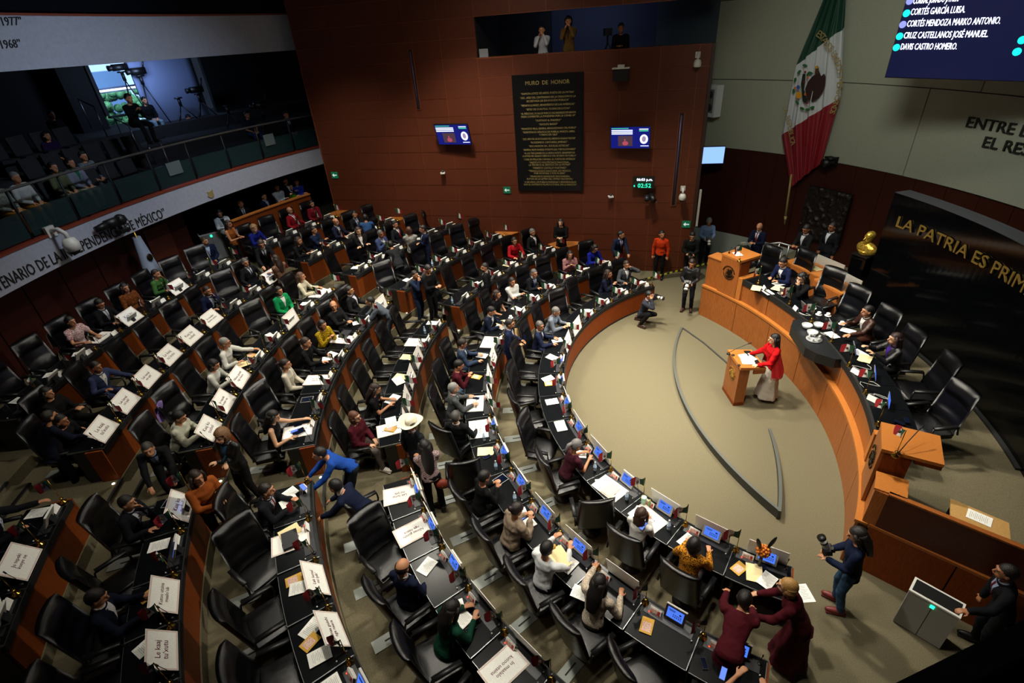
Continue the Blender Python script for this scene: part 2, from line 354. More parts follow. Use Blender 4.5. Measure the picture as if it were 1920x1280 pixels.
def leg_mesh(pn, kind):
    k = ('l', pn, kind)
    if k in CA: return CA[k]
    J = joints(pn); b = MB(); sit = POSES[pn][0]
    torso(b, J, .012, rings=[(-.11, .10, .07), (-.06, .16, .105), (.02, .155, .10), (.08, .145, .095)])
    if kind == 'pants':
        for sd in (-1, 1): capsule(b, J['hj', sd], J['kn', sd], .094, .072); capsule(b, J['kn', sd], J['an', sd].lerp(J['kn', sd], .04), .070, .056)
    elif sit == 'stand':        # long skirt
        h = J['hip']; n = 24; vs = []; k_ = 8
        for i in range(k_+1):
            t = i/k_; z = h.z*(1-t)+.10*t if kind == 'long' else h.z*(1-t)+.48*t
            for j in range(n):
                a = 2*pi*j/n; w = 1+.10*t*sin(a*6)+.05*t*sin(a*9+1); vs.append((h.x+(.165+.11*t)*w*cos(a), h.y*(1-t)+(.12+.13*t)*w*sin(a), z))
        fs = [(i*n+j, (i+1)*n+j, (i+1)*n+(j+1) % n, i*n+(j+1) % n) for i in range(k_) for j in range(n)]+[tuple(range(n)), tuple(k_*n+j for j in range(n-1, -1, -1))]
        b.add(vs, fs)
    else:
        for sd in (-1, 0, 1):
            f = lambda j: J[j, sd] if sd else (J[j, -1]+J[j, 1])/2
            capsule(b, f('hj'), f('kn'), .092, .078)
            if kind == 'long': capsule(b, f('kn'), f('an').lerp(f('kn'), .15), .078, .085)
    m = remesh(b, .017, 3, 'trousers' if kind == 'pants' else 'skirt')
    folds(m, (8, 8, 12), .008, 20, .003, 1)
    CA[k] = m; return m
def shirt_meshes(pn, kind):
    k = ('s', pn, kind)
    if k in CA: return CA[k]
    J = joints(pn); t = top_mesh(pn, kind); bv = BVHTree.FromPolygons([v.co for v in t.vertices], [tuple(p.vertices) for p in t.polygons])
    up, fw, hip = J['up'], J['fw'], J['hip']; out = []
    for nm, f, off, n, w in (('shirt', lambda u: .004+.062*u**1.1, .004, 8, 6), ('tie', lambda u: .014+.012*(1-abs(u*2-.6)) if u < .95 else .02, .011, 8, 2)):
        b = S()
        def fn(a, c):
            h = .20+.295*c; x = (a*2-1)*f(c); p = hip+up*h+V((x, 0, 0)); q, no, i_, d_ = bv.ray_cast(p+fw*.5, -fw, 1.0)
            if q is None: q, no = p+fw*.10, fw
            return q+fw*off
        b.grid(fn, w, n); out.append(b.mesh(nm, None))
    # collar
    b = S(); nk = J['neck']+up*.0; b.tube([nk+V((.062*cos(a), 0, 0))+fw*(.060*sin(a)+.004)+up*(.012-.02*sin(a)) for a in [2*pi*i/12 for i in range(13)]], .012, 6); out.append(b.mesh('collar', None))
    for m in out: m.materials.clear(); m.materials.append(None)
    CA[k] = out; return out
def hair_mesh(st):
    k = ('h', st)
    if k in CA: return CA[k]
    b = S(); n, kk = 28, 18; R = (.083, .101, .104); c = V((0, -.014, .026)); cur = st in ('curly', 'afro'); amp = .016 if cur else .004
    if cur: R = (.102, .118, .122)
    def keep(q):
        if st == 'bald': return q.z < .045 and q.y < .02 and q.z > -.045
        if q.y > .045: return q.z > .062
        if q.y > -.01: return q.z > .018+.8*max(0, q.y-.01) - (0.02 if st in ('long', 'bob') else 0)
        return q.z > -.055
    b2 = MB(); b2.ball((0, 0, 0), R, n, kk); vs = []
    for v in b2.v: q = V(v)+c; d = V(v).normalized(); vs.append(q+d*noise.noise(q*(34 if cur else 60))*amp)
    b.add(vs, [f for f in b2.f if keep(sum((vs[i] for i in f), V((0, 0, 0)))/len(f))])
    L = {'long': .40, 'vlong': .58, 'bob': .15, 'wavy': .34, 'curly': .16}.get(st, 0)
    if L:
        kk2 = 8; nn = 16; vs = []
        for i in range(kk2+1):
            t = i/kk2; z = .05-L*t; w = (.088 if t < .3 else .088+.012*sin(t*4))*(1-.35*max(0, t-.5)); d = .062*(1-.4*t) if L > .2 else .075
            y = -.045-.05*min(1, t*2) if L > .2 else -.03
            for j in range(nn):
                a = 2*pi*j/nn; wob = 1+(.12 if st in ('wavy', 'curly') else .03)*sin(5*a+t*(14 if st == 'wavy' else 3))
                vs.append((w*wob*cos(a), y+d*wob*sin(a), z))
        b.add(vs, [(i*nn+j, (i+1)*nn+j, (i+1)*nn+(j+1) % nn, i*nn+(j+1) % nn) for i in range(kk2) for j in range(nn)]+[tuple(range(nn)), tuple(kk2*nn+j for j in range(nn-1, -1, -1))])
        if L > .2:
            for sd in (-1, 1): b.tube([(sd*.07, .02, .07), (sd*.092, .01, 0), (sd*.098, -.01, -.08), (sd*.085, -.02, -.18)], [.02, .024, .026, .012], 8)
    if st == 'bun': b.ball((0, -.125, .05), (.042, .038, .042), 12, 8)
    if st == 'pony': b.tube([(0, -.11, .05), (0, -.16, .02), (0, -.165, -.08), (0, -.15, -.17)], [.028, .034, .028, .01], 8)
    m = b.mesh('hair', None); m.materials.clear(); m.materials.append(None); CA[k] = m; return m
def small(nm):
    if nm in CA: return CA[nm]
    b = S()
    if nm == 'eye': b.ball((0, 0, 0), (.010, .005, .0045), 8, 6)
    elif nm == 'mouth': b.ball((0, 0, 0), (.021, .006, .006), 10, 6)
    elif nm == 'eyebrow': b.ball((0, 0, 0), (.016, .004, .0025), 8, 5)
    elif nm == 'shoe': b.ball((0, .06, .008), (.050, .145, .050), 14, 8); b.tube([(0, -.03, 0), (0, -.02, .07)], [.045, .042], 10); b.box((0, .05, -.028), (.085, .27, .022))
    elif nm == 'glasses':
        for sd in (-1, 1): b.tube([(sd*.03+.024*cos(a), 0, .018*sin(a)) for a in [2*pi*i/10 for i in range(11)]], .003, 5); b.tube([(sd*.055, 0, .005), (sd*.082, -.09, .005)], .003, 5)
    elif nm == 'beard': b.ball((0, 0, 0), (.05, .04, .045), 12, 8)
    m = b.mesh(nm, None); m.materials.clear(); m.materials.append(None); CA[nm] = m; return m
SKIN = [mat('skin_a', 'b8805c', .55), mat('skin_b', 'a06a48', .55), mat('skin_c', '8a5738', .55), mat('skin_d', 'c99a78', .55)]
def cloth(c, kind='fabric', c2=None): return mat('cloth_'+c+kind[0]+(c2 or ''), c, c2=c2, s=(3 if c2 else 1), rough= .85 if kind != 'leather' else .4, kind=kind, bump=.15 if kind != 'leather' else .3, spec=.15 if kind != 'leather' else .5)
M_EYE = mat('dark_eye', '1a0f0a', .3); M_LIP = mat('lips', '8c4a40', .6)
def person(label, loc, face, pose, top='suit', tc='14161c', shirt='c9ccd2', tie=None, bot='pants', bc=None, hair='short', hc='120d0a', skin=0, yaw=0, pit=0, sc=1.0, shoe='0c0a09', group=None, extra=None, tk='fabric', tc2=None):
    t = thing('person', label, 'person', loc, radians(face-90), group); t.scale = (sc*1.05,)*3
    J = joints(pose); sk = SKIN[skin]
    obj('body', body_mesh(pose, yaw, pit), t, over=sk)
    o = obj('jacket' if top in ('suit', 'puffy') else ('poncho' if top == 'poncho' else 'blouse' if bot != 'pants' else 'shirt'), top_mesh(pose, top), t, over=cloth(tc, tk, tc2))
    if bot: obj('trousers' if bot == 'pants' else 'skirt', leg_mesh(pose, bot), t, over=cloth(bc or tc))
    if top == 'suit' and shirt:
        a, b_, c = shirt_meshes(pose, top); SHP = [obj('shirt', a, t, over=cloth(shirt))]; obj('collar', c, t, over=cloth(shirt))
        if tie: obj('tie', b_, SHP[0], over=cloth(tie))
    H = headmat(J, yaw, pit)
    if hair: h = obj('hair', hair_mesh(hair), t, over=mat('hair_'+hc, hc, .5, kind='leather', bump=.4)); h.matrix_local = H
    for sd in (-1, 1):
        e = obj('eye', small('eye'), t, over=M_EYE); e.matrix_local = H @ Matrix.Translation((sd*.031, .083, .012))
        e = obj('eyebrow', small('eyebrow'), t, over=mat('hair_'+hc, hc)); e.matrix_local = H @ Matrix.Translation((sd*.032, .088, .036))
        s = obj('shoe', small('shoe'), t, over=mat('shoe_'+shoe, shoe, .5)); s.location = J['an', sd]+V((0, 0, -.035)); s.rotation_euler = (0, 0, -sd*.15)
    e = obj('mouth', small('mouth'), t, over=M_LIP); e.matrix_local = H @ Matrix.Translation((0, .094, -.048))
    for x in (extra or '').split():
        if x == 'glasses': o = obj('glasses', small('glasses'), t, over=M_BLK); o.matrix_local = H @ Matrix.Translation((0, .098, .012))
        elif x == 'beard': o = obj('beard', small('beard'), t, over=mat('hair_'+hc, hc)); o.matrix_local = H @ Matrix.Translation((0, .05, -.072))
    return t, J, H
# ------------------------------------------------------------------ floors, tiers and walls
TILT = -16.75; WA = V((-.25, 7.33, 0)); WD = V((-.9576, .2882, 0)); WN = V((-.2882, -.9576, 0))
def WL(s, z, off=0): return WA + WD*s + WN*off + V((0, 0, z))
WROT = (pi/2, 0, radians(TILT))
def afar(r): return 180+TILT-degrees(math.asin(min(1, 7.40/(1.0444*r)))) if r > 7.09 else 90
def anear(r): return 195.64+degrees(math.asin(min(1, 7.72/(1.0385*r)))) if r > 7.5 else 262
def tier(r0, r1, z0, z1):
    b = MB(); n = 60; vs = []
    for i in range(n+1):
        t = i/n
        for r, z in ((r0, z0), (r1, z0), (r1, z1), (r0, z1)):
            a = afar(r)+(anear(r)-afar(r))*t; vs.append((r*cos(radians(a)), r*sin(radians(a)), z))
    fs = [(4*i+j, 4*i+(j+1) % 4, 4*i+4+(j+1) % 4, 4*i+4+j) for i in range(n) for j in range(4)]+[(3, 2, 1, 0), (4*n, 4*n+1, 4*n+2, 4*n+3)]
    return b.add(vs, fs)
struct('floor', MB().box((-1, 0, -.15), (22, 26, .3)), M_CARP)
for k in range(2, 8):
    struct('floor', tier(RR[k]-.12, (RR[k+1]-.12) if k < 7 else 19.6, 0.0 if k < 3 else FZ[k]-.35, FZ[k]), M_CARP)
M_NOSE = mat('black_rubber', '0a0a0a', .7)
AIS = {3: ((154.3, 159.5), (191.2, 197)), 4: ((154.2, 158.6), (190.6, 195.4)), 5: ((154.2, 158.4), (189.6, 194.5)), 6: ((154.1, 157.8), (188.6, 193.4)), 7: ((153.8, 157.5), (188, 192.4))}
for k, ais in AIS.items():
    for a0, a1 in ais:
        r = RR[k]-.12; zm = (FZ[k]+FZ[k-1])/2
        f = struct('floor', MB().arc(r-.34, r+.02, FZ[k-1]-.02, zm, a0, a1, 6), M_CARP)
        for rr, z in ((r-.34, zm), (r, FZ[k])): struct('stair_nosing', MB().arc(rr-.012, rr+.035, z-.03, z+.006, a0, a1, 6), M_NOSE, parent=f)
        for q in (.12, .88): struct('step_light', S().ball(P2(r+.09, a0+(a1-a0)*q, FZ[k]+.012), (.03, .03, .008), 10, 5), mat('step_led', 'fff4d0', emit=2.5), parent=f)
struct('ceiling', MB().box((-6, 1, ZC+.15), (36, 34, .3)), mat('dark_ceiling', '1b1c20', .9))
# far wall: wood panels with raised copper-toned joints, one object each
wf = thing('wall_far', None, None, WA, radians(TILT)); wf['kind'] = 'structure'
def wp(name, b, m, off=None): return struct(name, b, m, parent=wf)
def LX(s): return -s                      # local x of the wall (+x to the viewer's right)
wp('wall_backing', MB().box((-6.97, .042, 3.71), (13.94, .06, 7.42)), M_JOINT)
wp('wall_backing', MB().box((-10.6, .042, 8.9), (6.64, .06, 2.96)), M_JOINT)
wp('wall_backing', MB().box((-3.63, .042, 9.5), (7.3, .06, 1.9)), M_JOINT)
SJ = [.05, .38, 1.49, 2.66, 3.81, 4.95, 6.10, 7.28, 8.50, 9.72, 11.04, 12.39, 13.9]
ZJ = [0.0, .33, .93, 1.52, 2.11, 2.70, 3.29, 3.88, 4.48, 5.07, 5.66, 6.24, 6.83, 7.42, 7.99, 8.56, 9.2, 9.8, 10.45]
for i in range(len(SJ)-1):
    for j in range(len(ZJ)-1):
        s0, s1, z0, z1 = SJ[i], SJ[i+1], ZJ[j], ZJ[j+1]
        if s1 <= 7.29 and 7.4 < z0 < 8.5: continue
        if s1 < 1.6 and z0 > 8.5 or (s0 > 4 and z1 < 1.0): continue
        dy = random.uniform(-.003, .003)
        wp('panel', MB().box((-(s0+s1)/2, .05+dy, (z0+z1)/2), (s1-s0-.022, .1, z1-z0-.022)), M_WALLW)
wp('wall_end', MB().box((.0, .12, 3.71), (.10, .42, 7.42)), mat('edge_wood', '2b150c', .5))
# niche behind the wall
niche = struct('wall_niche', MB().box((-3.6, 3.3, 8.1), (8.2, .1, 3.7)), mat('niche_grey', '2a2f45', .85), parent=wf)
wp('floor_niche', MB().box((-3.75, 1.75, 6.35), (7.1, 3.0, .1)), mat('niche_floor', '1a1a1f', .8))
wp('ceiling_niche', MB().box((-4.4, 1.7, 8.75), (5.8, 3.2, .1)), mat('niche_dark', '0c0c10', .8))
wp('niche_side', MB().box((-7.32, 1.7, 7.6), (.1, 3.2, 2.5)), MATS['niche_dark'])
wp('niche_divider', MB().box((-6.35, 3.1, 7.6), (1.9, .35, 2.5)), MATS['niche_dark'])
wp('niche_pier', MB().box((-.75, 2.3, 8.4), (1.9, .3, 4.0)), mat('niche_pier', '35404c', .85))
wp('niche_cap', MB().box((-3.66, .15, 7.40), (7.3, .3, .04)), M_JOINT)
# wall slots with steel tubes
def slot(s, z0, z1, lab):
    t = thing('wall_slot', lab, 'slot', WL(s, z0, .012), radians(TILT))
    obj('recess', MB().box((0, 0, (z1-z0)/2), (.13, .02, z1-z0)), t, M_NOSE)
    obj('frame', MB().box((-.075, -.006, (z1-z0)/2), (.02, .03, z1-z0+.04)).box((.075, -.006, (z1-z0)/2), (.02, .03, z1-z0+.04)).box((0, -.006, 0), (.17, .03, .02)), t, M_JOINT)
    obj('tube', S().tube([(-.01, -.02, .05), (-.01, -.02, z1-z0-.06)], .028, 10), t, mat('purple_grey_tube', '5c4a6e', .4, .4)); return t
slot(9.58, 5.94, 7.78, 'tall narrow recess with a purple-grey tube, high left on the wood wall'); slot(.71, 2.62, 5.55, 'tall narrow slot beside the right edge of the wood wall')
# plaque
pq = thing('plaque', 'tall black wall of honour plaque with rows of gilt lettering', 'plaque', WL(4.97, 3.12, .03), radians(TILT))
obj('slab', MB().box((0, 0, 1.87), (2.34, .06, 3.74)), pq, mat('black_plaque', '060607', .35))
TX = ['MURO  DE  HONOR', '“RAMÓN LÓPEZ VELARDE, POETA DE LA PATRIA”', '“2021, AÑO DEL CENTENARIO DE LA CREACIÓN DE LA', 'SECRETARÍA DE EDUCACIÓN PÚBLICA”', '“BENITO JUÁREZ, BENEMÉRITO DE LAS AMÉRICAS”', '“SITIO DE CUAUTLA, 72 DÍAS DE LUCHA”',
 '“AL PERSONAL DE SALUD POR SUS INCANSABLES ESFUERZOS', 'PARA COMBATIR LA PANDEMIA POR LA COVID 19”', '“GUSTAVO A. MADERO”', '“ADOLFO BASSÓ”', '“FRANCISCO VILLA, GENERAL REVOLUCIONARIO DEL PUEBLO”', '“RESISTENCIA HEROICA DE PUEBLA, MARZO, ABRIL', 'Y MAYO DE 1863”',
 '“2023, AÑO DEL BICENTENARIO DEL HEROICO COLEGIO MILITAR”', '“RUDESINDO CANTARELL JIMÉNEZ”', '“ESCUADRÓN 201, ÁGUILAS AZTECAS”', '“GENERAL FELIPE ÁNGELES, PATRIOTA LEAL Y REVOLUCIONARIO”', '“A LOS TRES JUANES DE LA SIERRA NORTE, BENEMÉRITOS', 'ILUSTRES EN GRADO HEROICO DEL ESTADO DE PUEBLA”',
 '“CARLOS PELLICER CÁMARA, EL POETA DE AMÉRICA”', '“INSTITUTO POLITÉCNICO NACIONAL,', 'LA TÉCNICA AL SERVICIO DE LA PATRIA”', '“HEBERTO CASTILLO MARTÍNEZ”', '“TECNOLÓGICO NACIONAL DE MÉXICO,', 'POR MI PATRIA Y POR MI BIEN”', '“FRANCISCO GONZÁLEZ BOCANEGRA,', 'AUTOR DE LA LETRA DEL HIMNO NACIONAL”',
 '“A 500 AÑOS, LOS PUEBLOS INDÍGENAS Y AFROMEXICANOS', 'SON EL SUSTENTO PLURICULTURAL DE LA NACIÓN”']
TY = [175, 270, 308, 340, 380, 418, 458, 487, 527, 565, 605, 640, 668, 708, 743, 780, 817, 853, 882, 917, 950, 975, 1008, 1040, 1065, 1098, 1125, 1160, 1187]
rows = []
for s, y in zip(TX, TY):
    z = 3.74*(1-(y-95)/1160); sz = .17 if y == 175 else .084
    w = len(s)*sz*.62; mxw = 2.12; rows.append((s, sz, 0, z, 'CENTER', min(.95, mxw/w) if y != 175 else .95))
obj('lettering', lines_mesh(rows, .003, M_GLET), pq, loc=(0, -.034, 0), rot=(pi/2, 0, 0))
# right curved wall: mahogany below, stone blocks above
wr = thing('wall_right', None, None, DC); wr['kind'] = 'structure'
for a in range(-40, 56, 4):
    struct('panel', MB().arc(12.5, 12.6, .93, 4.0, a+.03, a+3.97, 3), M_DARKW, parent=wr)
struct('baseboard', MB().arc(12.48, 12.6, -.1, .93, -40, 56, 30), mat('pale_dado', '8d918a', .8), parent=wr)
for z0, z1, js in ((4.0, 6.2, (-40, -10, 17.65, 48, 62)), (6.2, 8.46, (-40, -18, 12, 48.5, 62)), (8.46, 11.2, (-40, -10, 20, 62))):
    for i in range(len(js)-1): struct('stone_block', MB().arc(12.45, 12.6, z0+.012, z1-.012, js[i]+.05, js[i+1]-.05, 16), M_STONE, parent=wr)
struct('joint', MB().arc(12.52, 12.6, 3.98, 11.2, -40, 62, 30), mat('dark_joint', '33332c', .9), parent=wr)
# wall below the camera's niche and its ledge
e0, e1 = at(1679, 1280, 7.42), at(1920, 1161, 7.42); ed = (e1-e0).normalized(); en = V((ed.y, -ed.x, 0)); en = en if en.dot(CAMP-e0) > 0 else -en
nw = thing('wall_near', None, None, (0, 0, 0)); nw['kind'] = 'structure'
M_DW2 = mat('near_wall_wood', '3a1a0e', .5, kind='woodh')
def wallbox(p, q, th, z0, z1, side, m, par, nm):
    n = side.normalized()*th; return struct(nm, MB().prism([(p.x, p.y), (q.x, q.y), (q.x+n.x, q.y+n.y), (p.x+n.x, p.y+n.y)], z0, z1), m, parent=par)
lo_, hi_ = e0-ed*9, e0+ed*7.2
wallbox(lo_, hi_, .25, 0, 7.36, -en*-1, M_DW2, nw, 'panel')
wallbox(e0-ed*.0, hi_, .04, 7.30, 7.42, en, mat('dark_blue_ledge', '0d1220', .6), nw, 'ledge')
wallbox(lo_, e0, .04, 7.24, 7.36, en, MATS['dark_blue_ledge'], nw, 'ledge')
# ------------------------------------------------------------------ left side: wall under the gallery, gallery, upper gallery
RG = 18.6; GA0, GA1 = 137.2, 200
wl = thing('wall_left', None, None, (0, 0, 0)); wl['kind'] = 'structure'
for i in range(13): a = 156.2+i*3.2; struct('panel', MB().arc(19.3, 19.4, 1.48, 4.1, a+.05, a+3.15, 3), M_DARKW, parent=wl)
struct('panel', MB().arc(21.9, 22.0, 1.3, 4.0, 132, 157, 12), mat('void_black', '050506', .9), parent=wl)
struct('floor', MB().arc(19.3, 22.2, 1.2, 1.47, 131, 157, 12), M_CARP)
struct('panel', MB().arc(19.3, 21.9, 1.48, 4.1, 156.0, 156.25, 1), M_DARKW, parent=wl)
struct('door_1', MB().arc(19.24, 19.3, 1.5, 3.5, 158.0, 160.6, 3), mat('door_wood', '4c1c0c', .5, kind='woodv'))
gal = thing('balcony', 'curved white-fronted press gallery across the left side', 'balcony', (0, 0, 0))
zb0, zb1 = 3.93, 3.62; zt0, zt1 = 4.56, 4.44
f_ = obj('fascia', MB().arc(RG, RG+.25, (zb0, zb1-.05), (zt0, zt1), GA0, GA1, 60), gal, M_WHITE)
obj('fascia_trim', MB().arc(RG-.02, RG+.35, (zt0, zt1), (zt0+.06, zt1+.06), GA0, GA1, 60), gal, mat('red_brown_trim', '7b3420', .5))
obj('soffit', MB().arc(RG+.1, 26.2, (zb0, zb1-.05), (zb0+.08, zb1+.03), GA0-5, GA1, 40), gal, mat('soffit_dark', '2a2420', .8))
for j, (r0, r1, z) in enumerate(((RG+.3, 20.2, 4.52), (20.2, 21.6, 4.95), (21.6, 23.0, 5.4), (23.0, 26.2, 5.85))):
    obj('floor_tier', MB().arc(r0, r1, z-.6, z, 131, GA1, 40), gal, mat('gallery_floor', '1c1d20', .9))
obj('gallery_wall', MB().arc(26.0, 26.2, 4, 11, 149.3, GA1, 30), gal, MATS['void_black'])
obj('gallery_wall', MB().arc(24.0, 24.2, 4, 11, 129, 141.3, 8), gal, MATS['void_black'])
M_GG = mat('smoky_glass', '1f3a3b', .15, spec=.5, alpha=.62)
n = 15
for i in range(n):
    a = GA0+.15+i*(GA1-GA0)/n; a2 = GA0+.15+(i+1)*(GA1-GA0)/n; t = i/n
    z0 = zt0+(zt1-zt0)*t+.10
    obj('glass_panel', MB().arc(RG+.10, RG+.115, z0, z0+.62, a+.15, a2-.15, 4), gal, M_GG)
    obj('post', S().tube([P2(RG+.14, a, z0-.06), P2(RG+.14, a, 5.74)], .028, 8), gal, mat('dark_post', '2a2a2a', .5, .6))
obj('handrail', S().tube([P2(RG+.1, GA0+(GA1-GA0)*i/60, 5.76) for i in range(61)], .035, 8), gal, mat('dull_rail', '6c6a66', .4, .7))
for i, (px, w) in enumerate((((330, 315), .5), ((507, 262), .42))):
    a, z = atc(*px, RG); tag(obj('notice', MB().box((0, 0, 0), (.02, w, .38)).mesh('notice', mat('grey_notice', '5d6a68', .8)), loc=P2(RG+.07, a, z), rot=(0, 0, radians(a))), ('larger' if i == 0 else 'smaller')+' grey paper notice taped on the gallery glass', 'notice', None)
# lettering on the gallery front
def bend_text(s, size, r, a_end, z, mt, par, c=(0, 0), align='RIGHT', sgn=-1, dz=0, lab=None, shear=0, sx=1, dep=.01):
    m = text_mesh(s, size, dep, align, sx, shear=shear)
    def fn(p): a = a_end + sgn*degrees(p.x/r); q = P2(r-p.z*1, a, z+p.y+dz*p.x, c); return q
    o = obj('lettering', bend_mesh(m, fn, mt), par)
    if lab: tag(o, lab, 'sign')
    return o
a_e, z_e = atc(309, 397, RG)
bend_text('“BICENTENARIO DE LA INDEPENDENCIA DE MÉXICO”', .40, RG-.01, a_e, z_e-.03, M_INK, gal, sx=.63)
up = thing('upper_balcony', 'plain pale upper balcony front above the press gallery', 'balcony', (0, 0, 0))
obj('fascia', MB().arc(RG, RG+.25, (7.98, 8.34), (9.08, 9.50), GA0, GA1, 60), up, M_WHITE)
obj('fascia_trim', MB().arc(RG-.02, RG+.3, (9.08, 9.50), (9.13, 9.55), GA0, GA1, 60), up, MATS['red_brown_trim'])
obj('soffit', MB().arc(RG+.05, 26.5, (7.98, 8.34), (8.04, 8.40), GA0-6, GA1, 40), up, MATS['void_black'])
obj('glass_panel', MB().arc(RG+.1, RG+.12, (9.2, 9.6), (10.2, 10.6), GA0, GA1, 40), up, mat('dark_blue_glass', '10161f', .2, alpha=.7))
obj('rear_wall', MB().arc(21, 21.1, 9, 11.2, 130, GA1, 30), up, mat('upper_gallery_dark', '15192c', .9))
for i in range(15): a = GA0+.4+i*2.6; obj('post', S().tube([P2(RG+.14, a, 9.15), P2(RG+.14, a, 10.3)], .02, 6), up, MATS['dark_post'])
for s, px in (('1977”', (40, 40)), ('1968”', (38, 82))):
    a, z = atc(*px, RG); bend_text(s, .25, RG-.01, a, z, M_INK, up, dz=.012, shear=.2, sx=.85)
# gallery window with the terrace outside, and pale wall next to it
a0, z1 = atc(161, 119, 25); a1, _ = atc(258, 113, 25); _, z0 = atc(205, 218, 25)
obj('window_frame', MB().arc(24.9, 25.1, z0-.08, z0, a1, a0, 4).arc(24.9, 25.1, z0+.02, z1+.3, a0, a0+.3, 1).arc(24.9, 25.1, z0, z1+.3, a1-.3, a1, 1), gal, M_NOSE)
wn = struct('window_1', MB().arc(25.0, 25.02, z0, z1+.3, a1, a0, 6), M_GLASS)
struct('window_mullion', MB().arc(24.95, 25.05, z0+.9, z0+.96, a1, a0, 4), mat('white_mullion', '9aa8c8', .6), parent=wn)
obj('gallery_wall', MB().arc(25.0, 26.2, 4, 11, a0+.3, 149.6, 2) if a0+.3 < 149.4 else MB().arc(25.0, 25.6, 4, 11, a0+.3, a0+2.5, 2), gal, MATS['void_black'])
aw0, _ = atc(282, 112, 24); aw1, _ = atc(395, 225, 24)
obj('pale_curved_wall', S().arc(23.9, 24.0, 4.9, 9.0, aw1, aw0+2.2, 8), gal, mat('bluish_pale_wall', '8290b4', .9))
sky = thing('terrace', 'bright outdoor terrace with hedge and white rails seen through the gallery window', 'terrace', (0, 0, 0))
obj('sky_backdrop', MB().arc(36, 36.1, 2, 13, 138, 158, 8), sky, mat('day_sky', '9cc4ff', emit=1.1))
obj('ground', MB().arc(25.2, 36, 4.6, 4.7, 138, 158, 8), sky, mat('terrace_pale', 'a9b8c8', .9))
obj('building', MB().arc(33, 33.3, 4.7, 7.6, 141, 156, 6), sky, mat('far_building', '4a6a94', .9))
for i in range(6): obj('rail', S().tube([P2(27.2, 143+14*j/8, 5.3+.34*i) for j in range(9)], .03 if i % 5 else .07, 6), sky, mat('white_rail', 'cdd8ea', .6)) if i in (0, 1, 5) else None
b = S()
for i in range(380): b.ball(P2(random.uniform(28, 30.5), random.uniform(143.5, 155.5), random.uniform(4.8, 6.9)), random.uniform(.10, .24), 7, 5)
obj('hedge', b, sky, mat('hedge_green', '23603a', .9, kind='blotch', c2='0e2f1c'))
area('terrace_daylight', P2(26, 149, 9.6), P2(30, 149.5, 5.5), 900, 3, 3, (.7, .85, 1))
# wood parapet behind the seventh row
pa = atc(433, 411, 18.4)[0]; pb = atc(566, 370, 18.4)[0]
par = thing('parapet', 'cherry wood parapet behind the far end of the last row', 'parapet', (0, 0, 0))
obj('panel', MB().arc(18.4, 18.5, 1.48, 2.98, pb-1.2, pa, 16), par, M_WOOD); obj('cap', MB().arc(18.36, 18.54, 2.98, 3.02, pb-1.2, pa, 16), par, M_DTOP)
# ------------------------------------------------------------------ chairs, desks and what lies on them
def chair_mesh():
    P = {}
    b = S(); b.grid(lambda u, v: V(((u-.5)*.54, -.24+.50*v, .47+.035*sin(pi*u)**.5*sin(pi*min(v*1.05, 1))**.5-.05*max(0, v-.85)*4)), 10, 8); b.box((0, .01, .42), (.52, .48, .09)); P['seat'] = b.mesh('seat', M_LEA)
    b = S()
    def back(u, v, o):
        x = (u-.5)*2; w = .295-.02*v; z = .46+.78*v; lean = -.25-.15*v; c = .055*x*x; puff = (.04*(1-x**4)*abs(sin(pi*min(1, v*3.0)))**.4 if v < .66 else .065*(1-x**6)*sin(pi*min(1, (v-.66)/.34))**.5)
        e = (1-abs(x)**8)**.5 if abs(x) < 1 else 0
        return V((x*w, lean+c+(puff*e if o else -.06*e), z))
    nu, nv = 14, 22; f = [back(i/nu, j/nv, 1) for j in range(nv+1) for i in range(nu+1)]; r = [back(i/nu, j/nv, 0) for j in range(nv+1) for i in range(nu+1)]; w = nu+1; N = len(f)
    fs = [(j*w+i, (j+1)*w+i, (j+1)*w+i+1, j*w+i+1) for j in range(nv) for i in range(nu)]; fs += [tuple(N+q for q in t[::-1]) for t in fs]
    ed = [i for i in range(w)]+[j*w+nu for j in range(1, nv+1)]+[nv*w+i for i in range(nu-1, -1, -1)]+[j*w for j in range(nv-1, 0, -1)]
    fs += [(ed[i], ed[(i+1) % len(ed)], N+ed[(i+1) % len(ed)], N+ed[i]) for i in range(len(ed))]
    b.add(f+r, fs); P['backrest'] = b.mesh('backrest', M_LEA)
    b = S(); b.tube([(0, .17, .40), (0, .20, .52), (0, .19, .645), (0, 0, .655), (0, -.20, .645), (0, -.24, .50)], .016, 8); b.box((0, 0, .67), (.062, .38, .035)); P['armrest'] = b.mesh('armrest', M_BLK)
    b = S(); b.tube([(0, 0, .37), (0, 0, .06)], .035, 10); b.lathe([(.02, .10), (.11, .05), (.15, .02), (.15, 0)][::-1], 16); b.box((0, 0, .37), (.22, .26, .03)); P['column'] = b.mesh('column', M_BLK)
    b = S()
    for i in range(5): a = 2*pi*i/5; b.tube([(0, 0, .10), (.16*cos(a), .16*sin(a), .09), (.30*cos(a), .30*sin(a), .06)], [.03, .024, .018], 6); b.ball((.30*cos(a), .30*sin(a), .035), .032, 8, 6)
    b.tube([(0, 0, .10), (0, 0, .38)], .03, 10); P['star_base'] = b.mesh('star_base', M_BLK); return P
CH = chair_mesh()
def chair(label, loc, face, group, star=False):
    t = thing('office_chair', label, 'chair', loc, radians(face-90), group); t.scale = (1.16, 1.12, 1.08)
    obj('seat', CH['seat'], t); obj('backrest', CH['backrest'], t)
    for sd in (-1, 1): obj('armrest', CH['armrest'], t, loc=(sd*.305, 0, 0))
    obj('star_base' if star else 'column', CH['star_base'] if star else CH['column'], t); return t
